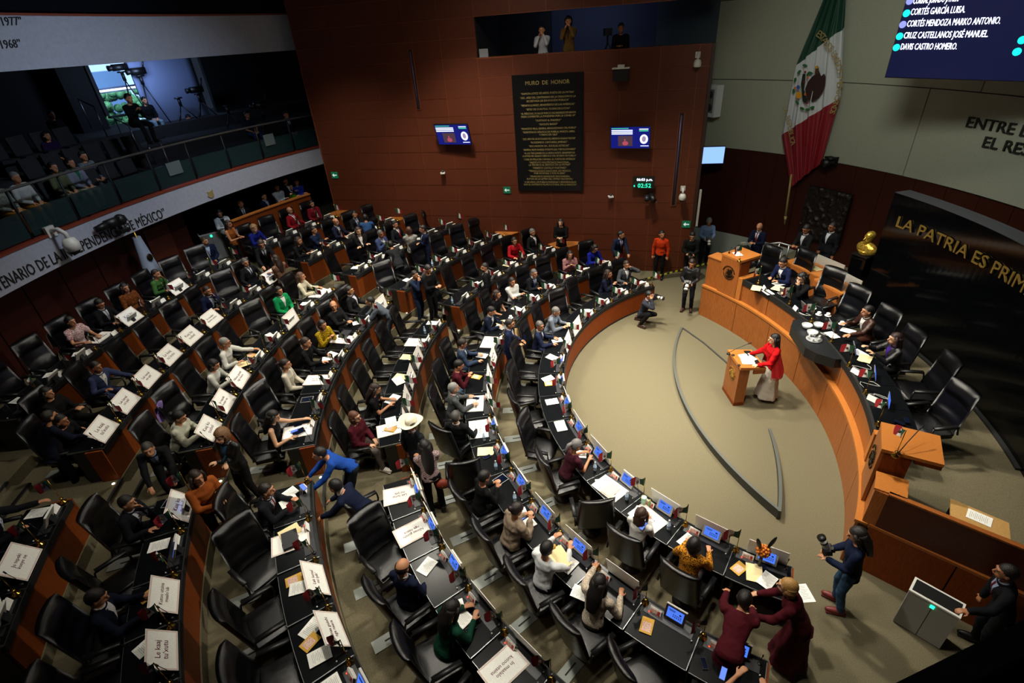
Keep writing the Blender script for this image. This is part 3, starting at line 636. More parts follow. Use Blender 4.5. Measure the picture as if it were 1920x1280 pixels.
plate_m = MB().box((0, 0, .006), (.21, .50, .012)).mesh('floor_plate', mat('aluminium_plate', '8e948e', .45, .3)); slot_m = MB().box((0, .06, .014), (.022, .24, .006)).mesh('slot', M_NOSE)
SEG = [(1, 'a', 111.7, 8.65, 15), (2, 'a', 113.7, 6.62, 19), (3, 'r', 121.5, 5.45, 6), (3, 'c', 159.7, 5.23, 6), (3, 'l', 197.2, 5.4, 7),
       (4, 'r', 127.4, 4.53, 6), (4, 'c', 158.7, 4.55, 7), (4, 'l', 195.6, 4.6, 5), (5, 'r', 130.9, 3.88, 6), (5, 'c', 158.5, 3.88, 8), (5, 'l', 194.6, 3.8, 5),
       (6, 'r', 136.8, 3.45, 5), (6, 'c', 158.0, 3.4, 9), (6, 'l', 193.5, 3.4, 3), (7, 'r', 141.6, 3.02, 4), (7, 'c', 157.6, 3.02, 9)]
ROWN = ['', 'front', 'second', 'third', 'fourth', 'fifth', 'sixth', 'last']
SEAT = {}
for k, sec, a0, w, n in SEG:
    for i in range(n): SEAT[f'{k}{sec}{i}'] = (k, sec, i, a0+w*i, w)
def where(key):
    k, sec, i, a, w = SEAT[key]
    if sec == 'a': return f'{ORD[i]} seat from the wood wall, {ROWN[k]} row'
    if sec == 'r': return f'{ORD[i]} seat from the wood wall, {ROWN[k]} row, far block'
    if sec == 'c': return f'{ORD[i]} seat from the far aisle, {ROWN[k]} row, middle block'
    return f'{ORD[i]} seat from the aisle, {ROWN[k]} row, near block'
DK = {}
def desk_meshes(k, w):
    if (k, w) in DK: return DK[k, w]
    R = RR[k]; zl = FZ[k-1]-FZ[k] if k > 1 else 0; o = (R, 0); n = 5; P = []
    P.append(('front_panel', MB().arc(R-.10, R-.07, zl, .64, 0, w, n, o=o).mesh('front_panel', M_WOOD if k > 2 else M_DAISW)))
    b = MB().arc(R-.115, R-.07, .64, .757, .02, w-.02, n, o=o); P.append(('fascia', b.mesh('fascia', M_NOSE))); P.append(('kick_strip', MB().arc(R-.112, R-.07, zl, zl+.05, 0, w, n, o=o).mesh('kick_strip', M_NOSE)))
    P.append(('desktop', MB().arc(R-.10, R+.54, .725, .76, .06, w-.16, n, o=o).mesh('desktop', M_GRAN)))
    P.append(('console', MB().arc(R-.055, R+.115, .76, .768, .5, w-.7, n, o=o).mesh('console', M_DGREY)))
    P.append(('edge_trim', MB().arc(R-.08, R+.54, .735, .763, w-.16, w-.09, 1, o=o).arc(R+.54, R+.546, .74, .76, .1, w-.2, n, o=o).mesh('edge_trim', M_STEEL)))
    P.append(('divider', MB().arc(R-.07, R+.44, 0, .72, w-.2, w, 1, o=o).arc(R-.07, R-.05, zl*0, .72, 0, w, n, o=o).mesh('divider', M_BLK)))
    DK[k, w] = P; return P
M_DAISW = mat('front_row_wood', '8e4317', .45, kind='woodv', c2='70300e', spec=.12)
def SP(key, t, x, z=.76):
    k, sec, i, a, w = SEAT[key]; an = a+degrees(t/RR[k]); return P2(RR[k]+x, an, FZ[k]+z), an
def flag_proto():
    t = thing('desk_flag', 'tmp', 'flag')
    obj('base', S().lathe([(.038, 0), (.036, .012), (.014, .024), (.012, .05), (.02, .056), (.004, .06)], 16), t, M_BRASS)
    obj('pole', S().tube([(0, 0, .05), (0, .0, .34)], .004, 6), t, M_BRASS)
    def fn(lo, hi, m):
        b = S(); b.grid(lambda u, v: V((.004+.155*(lo+(hi-lo)*u), .018*sin((lo+(hi-lo)*u)*7+v*2), .335-.115*v-.06*(lo+(hi-lo)*u))), 4, 4); return b.mesh('cloth', m)
    obj('green_band', fn(0, .34, M_FG), t); w = obj('white_band', fn(.34, .67, M_FW), t); obj('red_band', fn(.67, 1, M_FR), t)
    obj('emblem', S().ball((.083, .004, .25), (.018, .016, .018), 8, 6), w, mat('emblem_brown', '3b2313', .8)); learn(t); return t
def mon_proto(dark=False):
    t = thing('desk_monitor', 'tmp', 'monitor'); T = Matrix.Translation((0, 0, .03)) @ Euler((radians(-24), 0, 0)).to_matrix().to_4x4()
    b = MB(); b.T = T; b.box((0, .012, .115), (.30, .026, .22)); obj('casing', b, t, mat('maroon_grey_casing', '2c2325', .4) if dark else M_LGREY)
    b = MB(); b.T = T; b.box((0, -.003, .12), (.235, .006, .155)); sc_ = obj('screen', b, t, M_SCRB)
    b = MB(); b.T = T
    for i in range(5):
        for j in range(2): b.box((-.02+.026*i, -.008, .085+.028*j), (.013, .004, .014))
    b.box((.07, -.008, .15), (.03, .004, .02)); b.box((-.05, -.008, .17), (.10, .004, .006)); b.box((-.05, -.008, .155), (.08, .004, .006)); obj('screen_icons', b, sc_, M_SCRD)
    b = MB(); b.T = T; b.box((0, .012, .229), (.30, .03, .012)); obj('top_strip', b, t, M_WPL)
    obj('stand', MB().prism([(-.10, 0), (.10, 0), (.08, .12), (-.08, .12)], 0, .02).box((0, .09, .07), (.10, .02, .14), 0, .3), t, M_DGREY); learn(t); return t
def mic_proto():
    t = thing('desk_microphone', 'tmp', 'microphone'); obj('base', S().lathe([(.03, 0), (.028, .015), (.01, .02)], 12), t, M_BLK)
    obj('stem', S().tube([(0, 0, .01), (0, -.01, .15), (0, -.05, .28)], .0045, 6), t, M_BLK); obj('capsule', S().tube([(0, -.05, .28), (0, -.062, .33)], .010, 8), t, M_NOSE); learn(t); return t
def card_proto():
    t = thing('name_card', 'tmp', 'card'); b = MB(); b.mi = 0; b.box((0, -.02, .045), (.15, .004, .09), 0, -.35); b.box((0, .02, .045), (.15, .004, .09), 0, .35)
    cd_ = obj('card', b, t, M_PAPER); obj('photo', MB().box((-.02, -.024, .05), (.08, .004, .055), 0, -.35), cd_, M_PHOT); obj('stripe', MB().box((0, -.031, .018), (.145, .004, .014), 0, -.35).box((.045, -.021, .055), (.03, .004, .045), 0, -.35), cd_, mat('red_print', 'a82a20', .7)); learn(t); return t
def bottle_proto():
    t = thing('water_bottle', 'tmp', 'bottle'); obj('bottle', S().lathe([(.03, 0), (.032, .01), (.030, .07), (.032, .12), (.03, .15), (.012, .185), (.012, .2)], 14), t, mat('bottle_clear', 'b9cdd6', .12, spec=.7, alpha=.55))
    obj('label_band', S().lathe([(.0335, .06), (.0335, .11)], 14), t, mat('bottle_band', '9fb9d8', .5)); obj('cap', S().lathe([(.014, .2), (.014, .22)], 10), t, M_WPL); learn(t); return t
def cup_proto():
    t = thing('coffee_cup', 'tmp', 'cup'); obj('cup', S().lathe([(.025, .006), (.04, .03), (.045, .075), (.041, .075), (.03, .02)], 16), t, M_CERA); obj('saucer', S().lathe([(.03, 0), (.075, .012), (.07, .014)], 16), t, M_CERA); learn(t); return t
FAR = V((0, 0, -30)); PR = {}
DEL = []
for nm, f in (('flag', flag_proto), ('mon', mon_proto), ('mond', lambda: mon_proto(True)), ('mic', mic_proto), ('card', card_proto), ('bottle', bottle_proto), ('cup', cup_proto)): PR[nm] = f(); DEL.append(PR[nm])
def put(nm, label, loc, rz, group=None):
    o = copy_tree(PR[nm], None, loc, (0, 0, rz), label, group); o.scale = (dict(flag=1.55, card=1.15, mon=1.02).get(nm, 1),)*3; return o
PT = ['Le kaaj\ntu’xutu', 'Kaaj ku\ntusbel', 'Lak lumal\nmi iyik’', 'In maalalo\nkutoo utsina', 'Nlinaa guixhi\nnga naaca', 'Kutoo utsina\nmaalo’ob', 'Ju tepeki\nkueye ne']
bd_m = MB().box((0, 0, 0), (.58, .40, .006)).mesh('board', M_PAPER)
bo = MB()
for sx, sy, w, h in ((0, .185, .56, .018), (0, -.185, .56, .018), (.275, 0, .018, .38), (-.275, 0, .018, .38)): bo.box((sx, sy, .004), (w, h, .003))
bo_m = bo.mesh('printed_border', mat('rosy_border', 'd3bdb2', .8))
PTM = [with_mat(text_mesh(q, .095 if len(q) < 17 else .07, .0015), M_MAR) for q in PT]
def placard(label, loc, rot, i, group='printed placards'):
    t = thing('placard', label, 'placard', loc, 0, group); t.rotation_euler = rot
    bd = obj('board', bd_m, t); obj('printed_border', bo_m, bd); obj('lettering', PTM[i % 7], bd, loc=(0, 0, .0045)); return t
sheet_m = MB().box((0, 0, .002), (.21, .29, .004)).mesh('sheet', M_PAPER)
tl = MB()
for i in range(11): tl.box((random.uniform(-.01, .01)*0, .11-.02*i, .005), (.15-.03*(i % 3), .004, .001))
tl_m = tl.mesh('printed_text', mat('faint_print', '8a8a86', .8))
fold_m = MB().box((0, 0, .003), (.24, .32, .006)).box((.05, .165, .003), (.08, .02, .005)).mesh('folder', M_CREAM)
def paper(label, loc, rz, kind='sheet', group='loose papers on the desks'):
    if kind == 'sheet': t = thing('paper_sheet', label, 'paper', loc, rz, group); obj('printed_text', tl_m, obj('sheet', sheet_m, t))
    elif kind == 'folder': t = tag(obj('folder', fold_m, None, loc=loc, rot=(0, 0, rz)), label, 'folder', 'cream folders')
    elif kind == 'book':
        t = thing('notebook', label, 'notebook', loc, rz, 'open notebooks'); obj('page', MB().box((-.085, 0, .006), (.165, .23, .012), 0, 0, .04).mesh('page', M_PAPER), t); obj('page', MB().box((.085, 0, .006), (.165, .23, .012), 0, 0, -.04).mesh('page', M_PAPER), t); obj('printed_text', tl_m, t, loc=(.08, 0, .011))
    elif kind == 'mag': t = thing('magazine', label, 'magazine', loc, rz, 'colour-printed magazines'); obj('cover', MB().box((0, 0, .003), (.17, .24, .006)).mesh('cover', M_OCHRE), t); obj('picture', MB().box((0, -.02, .007), (.12, .14, .002)).mesh('picture', M_PHOT), t)
    elif kind == 'phone': t = thing('smartphone', label, 'phone', loc, rz, 'smartphones on the desks'); obj('body', MB().box((0, 0, .005), (.075, .155, .009)).mesh('body', M_BLK), t); obj('screen', MB().box((0, 0, .0105), (.066, .142, .002)).mesh('screen', mat('dark_screen', '0a1228', .1)), t)
    elif kind == 'tablet': t = thing('tablet', label, 'tablet', loc, rz, 'tablets on the desks'); obj('body', MB().box((0, 0, .005), (.19, .26, .009)).mesh('body', M_LGREY), t); obj('screen', MB().box((0, 0, .0105), (.17, .24, .002)).mesh('screen', MATS.get('dark_screen') or mat('dark_screen', '0a1228', .1)), t)
    elif kind == 'case': t = tag(obj('briefcase', MB().box((0, 0, .025), (.34, .24, .05)).mesh('briefcase', M_DGREY), None, loc=loc, rot=(0, 0, rz)), label, 'case', None)
    return t
# codes: P standing placard, F flat placard, s sheet(s), o folder, k notebook, g magazine, h phone, t tablet, b bottle, c cup, x no monitor, L tilted placard, d briefcase
IT = {'1a0': 's', '1a1': 'sh', '1a2': 's', '1a3': 's', '1a4': 'Ps', '1a5': 'Ps', '1a6': 's', '1a7': 'sg', '1a8': 'Ps', '1a9': 'Pk', '1a10': 'Psb', '1a11': 'Fsbo', '1a12': 'PFsb', '1a13': 'Ps', '1a14': 'Pgoshs',
 '2a0': 'st', '2a1': 'ss', '2a2': 'o', '2a3': 'k', '2a4': 's', '2a5': 'sc', '2a6': 'os', '2a7': 'F', '2a8': 'Ps', '2a9': 'Pg', '2a10': 'PFhx', '2a11': 'Fb', '2a12': 'Pobh', '2a13': 'Ptb', '2a14': 'Pss', '2a15': 'Pgos', '2a16': 'Psx', '2a17': 'g', '2a18': 'h',
 '3r0': 's', '3r1': 's', '3r2': 'so', '3r3': '', '3r4': 's', '3r5': 'b', '3c0': 'sb', '3c1': 'F', '3c2': 'Pohx', '3c3': 'Pok', '3c4': 'Pkx', '3c5': 'FPkgx', '3l0': 'PF', '3l1': 'PF', '3l2': 'Ps', '3l3': 'Psshx', '3l4': 'PFx', '3l5': '',
 '4r0': 's', '4r1': 's', '4r2': 's', '4r3': 'b', '4r4': 'c', '4r5': 's', '4c0': 'oP', '4c1': 'hs', '4c2': 'Fdx', '4c3': 'ss', '4c4': 'Fx', '4c5': 't', '4c6': 'Fhtx', '4l0': 'ssx', '4l1': 'oFdx', '4l2': 'Lgsx', '4l3': 'Lsgsx', '4l4': 'ss',
 '5r0': 's', '5r1': 's', '5r2': 's', '5r3': 's', '5r4': 'sc', '5r5': 'gs', '5c0': 'sFx', '5c1': 's', '5c2': 'oP', '5c3': 's', '5c4': 'gto', '5c5': 'Lx', '5c6': 'Lsx', '5c7': 'Lghx', '5l0': 'Lt', '5l1': 's', '5l2': 'Lgx', '5l3': 'Lsx', '5l4': 's',
 '6r0': 's', '6r1': 'sc', '6r2': 'ss', '6r3': 'sg', '6r4': 's', '6c0': 'Ls', '6c1': 's', '6c2': '', '6c3': 'Lx', '6c4': 'Lx', '6c5': 'Lx', '6c6': 'Lx', '6c7': 'Lsx', '6c8': 'Lssx', '6l0': 's', '6l1': 'Lx', '6l2': 's',
 '7r0': 's', '7r1': '', '7r2': 's', '7r3': 'ss', '7c0': 's', '7c1': 's', '7c2': 'L', '7c3': 's', '7c4': 'L', '7c5': 'Fx', '7c6': 's', '7c7': 's', '7c8': 's'}
NAMES = {'s': ('sheet', 'white printed sheet'), 'o': ('folder', 'cream folder'), 'k': ('book', 'open white notebook'), 'g': ('mag', 'ochre printed magazine'), 'h': ('phone', 'dark smartphone'), 't': ('tablet', 'grey tablet'), 'd': ('case', 'flat black case')}
OCC = set('1a0 1a1 1a4 1a5 1a10 1a12 1a13 2a0 2a1 2a3 2a4 2a5 2a6 2a8 2a9 2a10 2a11 2a13 2a14 2a15 2a16 3r0 3r1 3c4 3c5 3l2 3l3 4c0 4c1 4c2 4c3 4c4 4c6 4l0 5r2 5r3 5c0 5c1 5c4 5c5 5c7 5l0 5l2 6r1 6r2 6r3 6r4 6c0 6c2 6c6 6c7 6c8 7r0 7r1 7r3 7c2 7c3 7c4 7c5 6l0'.split())
TURN = {'1a11': 60, '1a2': 12, '1a3': -20, '1a8': 10, '1a9': -35, '2a7': 25, '2a11': 40, '2a12': 80, '3c0': 18, '3l0': 15, '3l1': -70, '4l1': -60, '4l2': 10, '4c5': -25, '5c2': -20, '5c3': 15, '6c1': -25, '5c6': -15, '5l1': 30, '7c0': -20, '7c1': -15, '3r4': 15, '4r5': -25, '5r5': 20, '2a17': -30}
PUSH = {'6c7': .55, '6c6': .3, '4c6': .1, '3c5': .15, '3c4': .1, '4c4': .1, '4c5': .12}
UN = {}; knob_m = S().ball((0, 0, 0), .012, 8, 6).mesh('knob', M_WPL); led_m = MB().box((0, 0, 0), (.02, .014, .008)).mesh('indicator', M_LEDR); USED = {}
for key, (k, sec, i, a, w) in SEAT.items():
    wh = where(key); am = a+w/2
    d = thing('desk_unit', f'black-topped curved desk, {wh}', 'desk', P2(RR[k], a, FZ[k]), radians(a), 'curved senate desks')
    DKP = {nm: obj(nm, m, d) for nm, m in desk_meshes(k, w)}; d['row'] = k; UN[key] = d
    obj('knob', knob_m, DKP['desktop'], loc=(.09, RR[k]*radians(w)-.07, .775)); obj('indicator', led_m, DKP['console'], loc=(.07, .14, .771))
    rc = radians(am+180-90)
    if key != '1a14': chair((f'empty black leather chair, {wh}' if key not in OCC else f'occupied black leather chair, {wh}'), P2(RR[k]+.80+PUSH.get(key, 0), am, FZ[k]), am+180+TURN.get(key, random.uniform(-9, 9)), 'black leather swivel chairs')
    pl = thing('floor_plate', f'aluminium floor plate behind the chair, {wh}', 'plate', P2(RR[k]+1.22, am, FZ[k]), rc, 'aluminium chair floor plates'); obj('plate', plate_m, pl); obj('slot', slot_m, pl)
    c = IT.get(key, '')
    p, an = SP(key, .03, -.01); put('flag', f'small desk flag on brass stand, {wh}', p, radians((180 if (k == 1 and i > 6) or (k == 2 and i > 11) or sec == 'l' else -25)+random.uniform(-30, 30)), 'small desk flags')
    p, an = SP(key, .22, .03); put('card', f'folded photo name card, {wh}', p, radians(an+90), 'folded name cards')
    p, an = SP(key, .76, -.02); put('mic', f'black gooseneck microphone, {wh}', p, radians(an+90), 'gooseneck desk microphones')
    if 'x' not in c:
        p, an = SP(key, .48, .03); put('mond' if key in ('2a17', '2a18') else 'mon', f'tilted desk monitor, {wh}', p, radians(an+90), 'desk monitors')
    ti = (k*3+i*2) % 7 if key not in ('6c8', '6c5', '6c4', '6c7') else {'6c8': 0, '6c5': 0, '6c4': 1, '6c7': 2}[key]
    if 'P' in c: p, an = SP(key, .47, -.055, .76+.20); placard(f'upright printed placard, {wh}', p, (radians(78), 0, radians(an-90)), ti)
    if 'L' in c: p, an = SP(key, .46, .03, .76+.17); placard(f'leaning printed placard, {wh}', p, (radians(50), 0, radians(an-90)), ti)
    if 'F' in c: p, an = SP(key, .36, .30, .772); placard(f'flat printed placard on desk, {wh}', p, (0, 0, radians(an-90+random.uniform(-8, 8)+(180 if key in ('2a7', '2a10', '2a11') else 90 if k in (3, 4) else 0))), ti)
    t0 = .18; h = 0
    for ch in c:
        if ch in NAMES:
            kd, nm = NAMES[ch]; h += .006; p, an = SP(key, t0+random.uniform(-.04, .04), .30+random.uniform(-.04, .04), .764+h+(.012 if 'F' in c else 0)); t0 += .2
            USED[key, nm] = USED.get((key, nm), 0)+1; q_ = USED[key, nm]
            paper(f'{nm if q_ == 1 else ("second " if q_ == 2 else "third ")+nm}, {wh}', p, radians(an+90+random.uniform(-35, 35)), kd)
        elif ch == 'b': p, an = SP(key, .72, .24, .762); put('bottle', f'clear water bottle, {wh}', p, 0, 'water bottles')
        elif ch == 'c': p, an = SP(key, .70, .2, .762); put('cup', f'white cup, {wh}', p, 0, 'white cups')
# wooden ends: wedge against the wood wall, and end panels at the aisles
for k, a0, lab in ((3, 121.5, 'third'), (4, 127.4, 'fourth'), (5, 130.9, 'fifth'), (6, 136.8, 'sixth'), (7, 141.6, 'last')):
    R = RR[k]; z = FZ[k]; p = [P2(R-.10, a0), P2(R+.62, a0), P2(R+.62, afar(R+.62)+.1), P2(R-.10, afar(R-.10)+.1)]; zl = FZ[k-1]
    t = thing('end_cabinet', f'cherry wood end ledge of the {lab} row against the wood wall', 'cabinet', P2(R+.2, a0-1, zl), 0, 'wood ledges at the wall ends')
    q = [(v.x-t.location.x, v.y-t.location.y) for v in p]; obj('top', MB().prism(q, z+.77-zl, z+.80-zl), t, M_DTOP)
    cx, cy = sum(v[0] for v in q)/4, sum(v[1] for v in q)/4; obj('cabinet_body', MB().prism([(cx+(x-cx)*.98, cy+(y-cy)*.98) for x, y in q], 0, z+.77-zl), t, M_WOOD)
for k, a in [(3, 154.25), (4, 154.65), (5, 154.2), (6, 154.1), (7, 153.75), (3, 159.6), (4, 158.6), (5, 158.4), (6, 157.9), (7, 157.5), (3, 191.2), (4, 190.6), (5, 189.6), (6, 188.7), (3, 197.1), (4, 195.5), (5, 194.5), (6, 193.4), (1, 111.6), (1, 241.5), (2, 113.6), (2, 239.5)]:
    R = RR[k]; zl = FZ[k-1] if k > 1 else 0
    side = 'far side of the far aisle' if 153 < a < 155 else 'near side of the far aisle' if 155 < a < 160 else 'far side of the near aisle' if 188 < a < 192 else 'near side of the near aisle' if 192 < a < 200 else 'far end' if a < 120 else 'near end'
    ks = min((q for q in SEAT if SEAT[q][0] == k), key=lambda q: min(abs(SEAT[q][3]-a), abs(SEAT[q][3]+SEAT[q][4]-a))); u = UN[ks]; Mu = Matrix.Translation(u.location) @ Matrix.Rotation(u.rotation_euler.z, 4, 'Z')
    t = obj('end_panel', MB().box((.0, 0, (FZ[k]+.75-zl)/2), (.30, .035, FZ[k]+.75-zl)), u, M_WOOD); t.matrix_local = Mu.inverted() @ Matrix.Translation(P2(R+.05, a, zl)) @ Matrix.Rotation(radians(a), 4, 'Z')
# ------------------------------------------------------------------ dais
dc = (DC.x, DC.y); D0, D1 = -38.4, 30.6
struct('floor', MB().arc(8.0, 12.55, 0, .95, D0+.6, 30.0, 40, c=dc), M_CARP)
da = thing('dais', 'curved cherry wood dais with long black counter facing the floor', 'dais', DC)
for i in range(7): w = (D1-D0)/7; obj('lower_panel', MB().arc(7.86, 7.92, .0, .98, D0+w*i+.06, D0+w*(i+1)-.06, 6), da, M_DAIS)
obj('plinth', MB().arc(7.90, 8.02, 0, 1.0, D0, D1, 40), da, M_DARKW)
obj('ledge', MB().arc(7.84, 8.02, .98, 1.04, D0, D1, 50), da, M_DTOP)
for i in range(6): w = (21.4+26.2)/6; obj('upper_panel', MB().arc(7.96, 8.01, 1.05, 1.56, -26.2+w*i+.06, -26.2+w*(i+1)-.06, 6), da, M_DAIS)
obj('carcass', MB().arc(8.0, 8.06, .95, 1.6, -30, 27, 40), da, M_BLK)
obj('counter_edge', MB().arc(7.93, 7.98, 1.55, 1.70, -26.4, 20.6, 40), da, M_NOSE)
n = 9
for i in range(n): w = (20.6+26.4)/n; obj('counter_slab', MB().arc(7.975, 8.64, 1.63, 1.685, -26.4+w*i+.04, -26.4+w*(i+1)-.04, 6), da, M_GRAN)
obj('counter_end', MB().arc(7.90, 8.5, 1.05, 1.72, 20.6, 21.8, 2), da, M_DTOP); obj('counter_end', MB().arc(7.94, 8.1, 1.05, 1.70, -27.4, -26.4, 1), da, M_DTOP)
for a0, a1, z in ((26.6, 30.4, 1.95), (-38.2, -35.2, 1.755)):
    obj('side_panel', MB().arc(7.94, 8.0, 1.04, z, a0, a1, 3), da, M_DAIS); obj('side_cap', MB().arc(7.92, 8.35, z, z+.035, a0, a1, 3), da, M_DTOP); obj('side_return', MB().arc(8.25, 8.3, .95, z, a0, a1, 3), da, M_WOOD)
bp = [at(1487, 600, 1.68), at(1483, 612, 1.68), at(1510, 652, 1.68), at(1530, 663, 1.68), at(1567, 674, 1.68)]
bp += [PD(8.0, -9.6), PD(8.0, -3), PD(8.0, 3.2)]
q = [(p.x-DC.x, p.y-DC.y) for p in bp]
obj('projecting_desk', MB().prism(q, 1.46, 1.69), da, mat('clerk_desk_black', '14171a', .4))
# near end wall of the dais
g0 = V((-1.27, -4.48, 0)); g1 = V((-.63, -5.12, 0)); gd = (g1-g0).normalized(); g2 = g0+gd*2.0; w0 = at(1667, 926, 1.79); w1 = at(1920, 1028, 1.79); w0.z = w1.z = 0; wd = (w1-w0).normalized(); w2 = w0+wd*2.6; gn = V((-gd.y, gd.x, 0)); gn = gn if gn.x > 0 else -gn
ew = thing('dais_end_wall', 'dark cherry wood end wall of the dais beside the air purifier', 'wall panel', g0)
def wq(nm, p, q, th, z0, z1, m): p = p-g0; q = q-g0; obj(nm, MB().prism([(p.x, p.y), (q.x, q.y), (q.x+gn.x*th, q.y+gn.y*th), (p.x+gn.x*th, p.y+gn.y*th)], z0, z1), ew, m)
for i in range(2): wq('lower_panel', g0+gd*(1.15*i+.01), g0+gd*(1.15*i+1.14), .06, 0, 1.0, M_WOOD)
wq('ledge', g0, g2, .14, 1.0, 1.05, M_DAIS); wq('upper_panel', w0, w2, .05, .95, 1.76, mat('end_wall_wood', '4a1c0b', .42, kind='woodv')); wq('corner_post', V((-1.33, -4.40, 0)), w0+wd*.04, .05, .95, 1.76, M_DAIS); wq('cap', w0-gn*.01, w2-gn*.01, .08, 1.76, 1.79, M_DAIS)
# crest relief
def crest_parts(par, R, T, m, ring=True):
    b = S()
    b.T = T; k = R
    b.ball((.10*k, .10*k, 0), (.38*k, .42*k, .10*k), 16, 8); b.ball((.30*k, .38*k, 0), (.24*k, .30*k, .07*k), 12, 8); b.ball((-.12*k, .48*k, 0), (.12*k, .12*k, .08*k), 10, 6)
    b.tube([(-.2*k, .46*k, .02), (-.34*k, .40*k, .02)], [.05*k, .01*k], 6)
    for i in range(6): a = radians(25-26*i); b.tube([(.18*k, .02*k, .02), (.18*k+.52*k*cos(a), .02*k+.52*k*sin(a), .02)], [.09*k, .03*k], 6)
    b.tube([(-.28*k, -.35*k, .02), (-.40*k, -.1*k, .02), (-.28*k, .1*k, .02), (-.40*k, .3*k, .02)], .045*k, 6)
    b.ball((-.1*k, -.42*k, 0), (.3*k, .14*k, .06*k), 10, 6)
    if ring:
        for i in range(23): a = radians(190+160*i/22); b.ball((.78*k*cos(a), .78*k*sin(a)+.06*k, 0), (.07*k, .05*k, .03*k), 6, 5)
    obj('crest', b, par, m)
    if ring:
        tm = text_mesh('ESTADOS UNIDOS MEXICANOS', .17*k, .006*k/.2)
        def fn(p): a = pi/2-p.x/(.86*k)*1.0; r = .86*k+p.y; return T @ V((r*cos(a), r*sin(a)+.06*k, p.z+.004))
        obj('crest_lettering', bend_mesh(tm, fn, m), par)
def facing(p, ang): return Matrix.Translation(p) @ Euler((pi/2, 0, radians(ang+90))).to_matrix().to_4x4()   # plane facing direction ang
M_BRZ = mat('dark_bronze', '33280f', .4, .7, kind='blotch', c2='15100a', s=4)
def dais_lectern(am, lab, hw):
    o = PD(7.9, am, 1.0); t = thing('dais_lectern', lab, 'lectern', o, radians(am), None)
    obj('front_face', MB().box((.0, 0, .60), (.05, hw*2, 1.16)), t, M_DAIS); obj('side_face', MB().box((.2, hw-.03, .58), (.38, .05, 1.16)).box((.2, -hw+.03, .58), (.38, .05, 1.16)), t, M_WOOD)
    obj('top', MB().box((.37, 0, 1.20), (.80, hw*2+.04, .06)), t, M_DTOP); obj('apron', MB().box((.60, 0, 1.12), (.35, hw*2-.04, .10)), t, M_DAIS)
    crest_parts(t, .24, Matrix.Translation((-.035, 0, .72)) @ Euler((pi/2, 0, -pi/2)).to_matrix().to_4x4(), M_BRZ); return o
dais_lectern(24.2, 'cherry wood lectern with dark crest at the far end of dais', .34); dais_lectern(-32.4, 'cherry wood lectern with dark crest at the near end of dais', .34)
M_MIC = M_NOSE
def mic_on(p, rz, lab, L=.5):
    t = thing('gooseneck_microphone', lab, 'microphone', p, rz); obj('base', S().lathe([(.03, 0), (.025, .03)], 10), t, M_MIC); obj('stem', S().tube([(0, 0, .02), (0, L*.3, L*.25), (0, L*.8, L*.5)], .007, 6), t, M_MIC); obj('capsule', S().tube([(0, L*.8, L*.5), (0, L*.93, L*.56)], .014, 8), t, M_MIC)
mic_on(at(1684, 850, 2.24), radians(-62), 'long thin microphone on the near dais lectern', .55)
mic_on(at(1367, 474, 2.24), radians(-40), 'short microphone on the far dais lectern', .2)
put('flag', 'small desk flag on the far dais lectern', at(1386, 490, 2.24), radians(200)); put('flag', 'small desk flag on the near dais lectern', at(1678.5, 854.5, 2.24), radians(75))
paper('white notice on the far dais lectern', at(1383, 476, 2.24), 0)
for i, (x, y) in enumerate(((1421.5, 531), (1480, 569.5), (1521, 603), (1559, 640), (1591, 686), (1622, 737), (1645, 797))):
    put('flag', f'small flag on the dais counter, {ORD[i]} from the far end', at(x, y, 1.69), radians(200-20*i), 'small flags on the dais counter')
    if i not in (2, 3): put('card', f'white name card on the dais counter, {ORD[i]} flag from far end', at(x+8, y+(14 if i > 3 else 12), 1.69)+V((.05, 0, 0)), radians(80+8*i), 'name cards on the dais counter')
def small_screen(lab, p, face, m=M_SCRB):
    t = thing('tablet_screen', lab, 'screen', p, radians(face-90), 'tablet screens on the dais'); T = Matrix.Translation((0, 0, .02)) @ Euler((radians(18), 0, 0)).to_matrix().to_4x4()
    b = MB(); b.T = T; b.box((0, -.008, .12), (.30, .012, .21)); obj('casing', b, t, M_GREY); b = MB(); b.T = T; b.box((0, .0, .12), (.28, .004, .19)); obj('screen', b, t, m); obj('stand', MB().box((0, -.06, .04), (.12, .10, .02), 0, .5), t, M_BLK)
for i, (x, y, f) in enumerate(((1472, 548, 25), (1510, 575, 25), (1560, 610, 10), (1604, 655, 0), (1642, 702, -8), (1668, 754, -14))): small_screen(f'tilted blue tablet on dais counter, {ORD[i]} from the far end', at(x, y+8, 1.69), f-(25 if i else 0))
for i, (x, y, m) in enumerate(((1440, 548, 'sheet'), (1418, 540, 'folder'), (1460, 532, 'sheet'), (1560, 628, 'sheet'), (1590, 620, 'sheet'), (1612, 662, 'sheet'), (1622, 672, 'folder'), (1686, 792, 'phone'), (1700, 788, 'phone'), (1458, 540, 'folder'))):
    paper(f'{m} lying on the dais counter, {ORD[i]} in order from the far end', at(x, y, 1.692+.004*i), random.uniform(0, 3), m)
for i, (x, y) in enumerate(((1525, 578), (1578, 608), (1535, 590), (1552, 592))): put('cup', f'white cup and saucer on the dais counter, {ORD[i]} of four', at(x, y, 1.69), 0, 'white cups')
for i, p in enumerate(((1512, 615), (1534, 614), (1522, 628))):
    o = at(*p, 1.70); t = thing('glass_bowl', f'shiny glass bowl on the projecting desk, {("left", "right", "front")[i]} one of three', 'bowl', o, 0, 'glass bowls'); obj('bowl', S().lathe([(.04, 0), (.09, .03), (.12, .10), (.11, .10), (.08, .04), (.02, .02)], 20), t, mat('bright_glass', 'e8ecec', .08, .55)); obj('contents', S().ball((0, 0, .07), (.08, .08, .03), 10, 6), t, M_CERA)
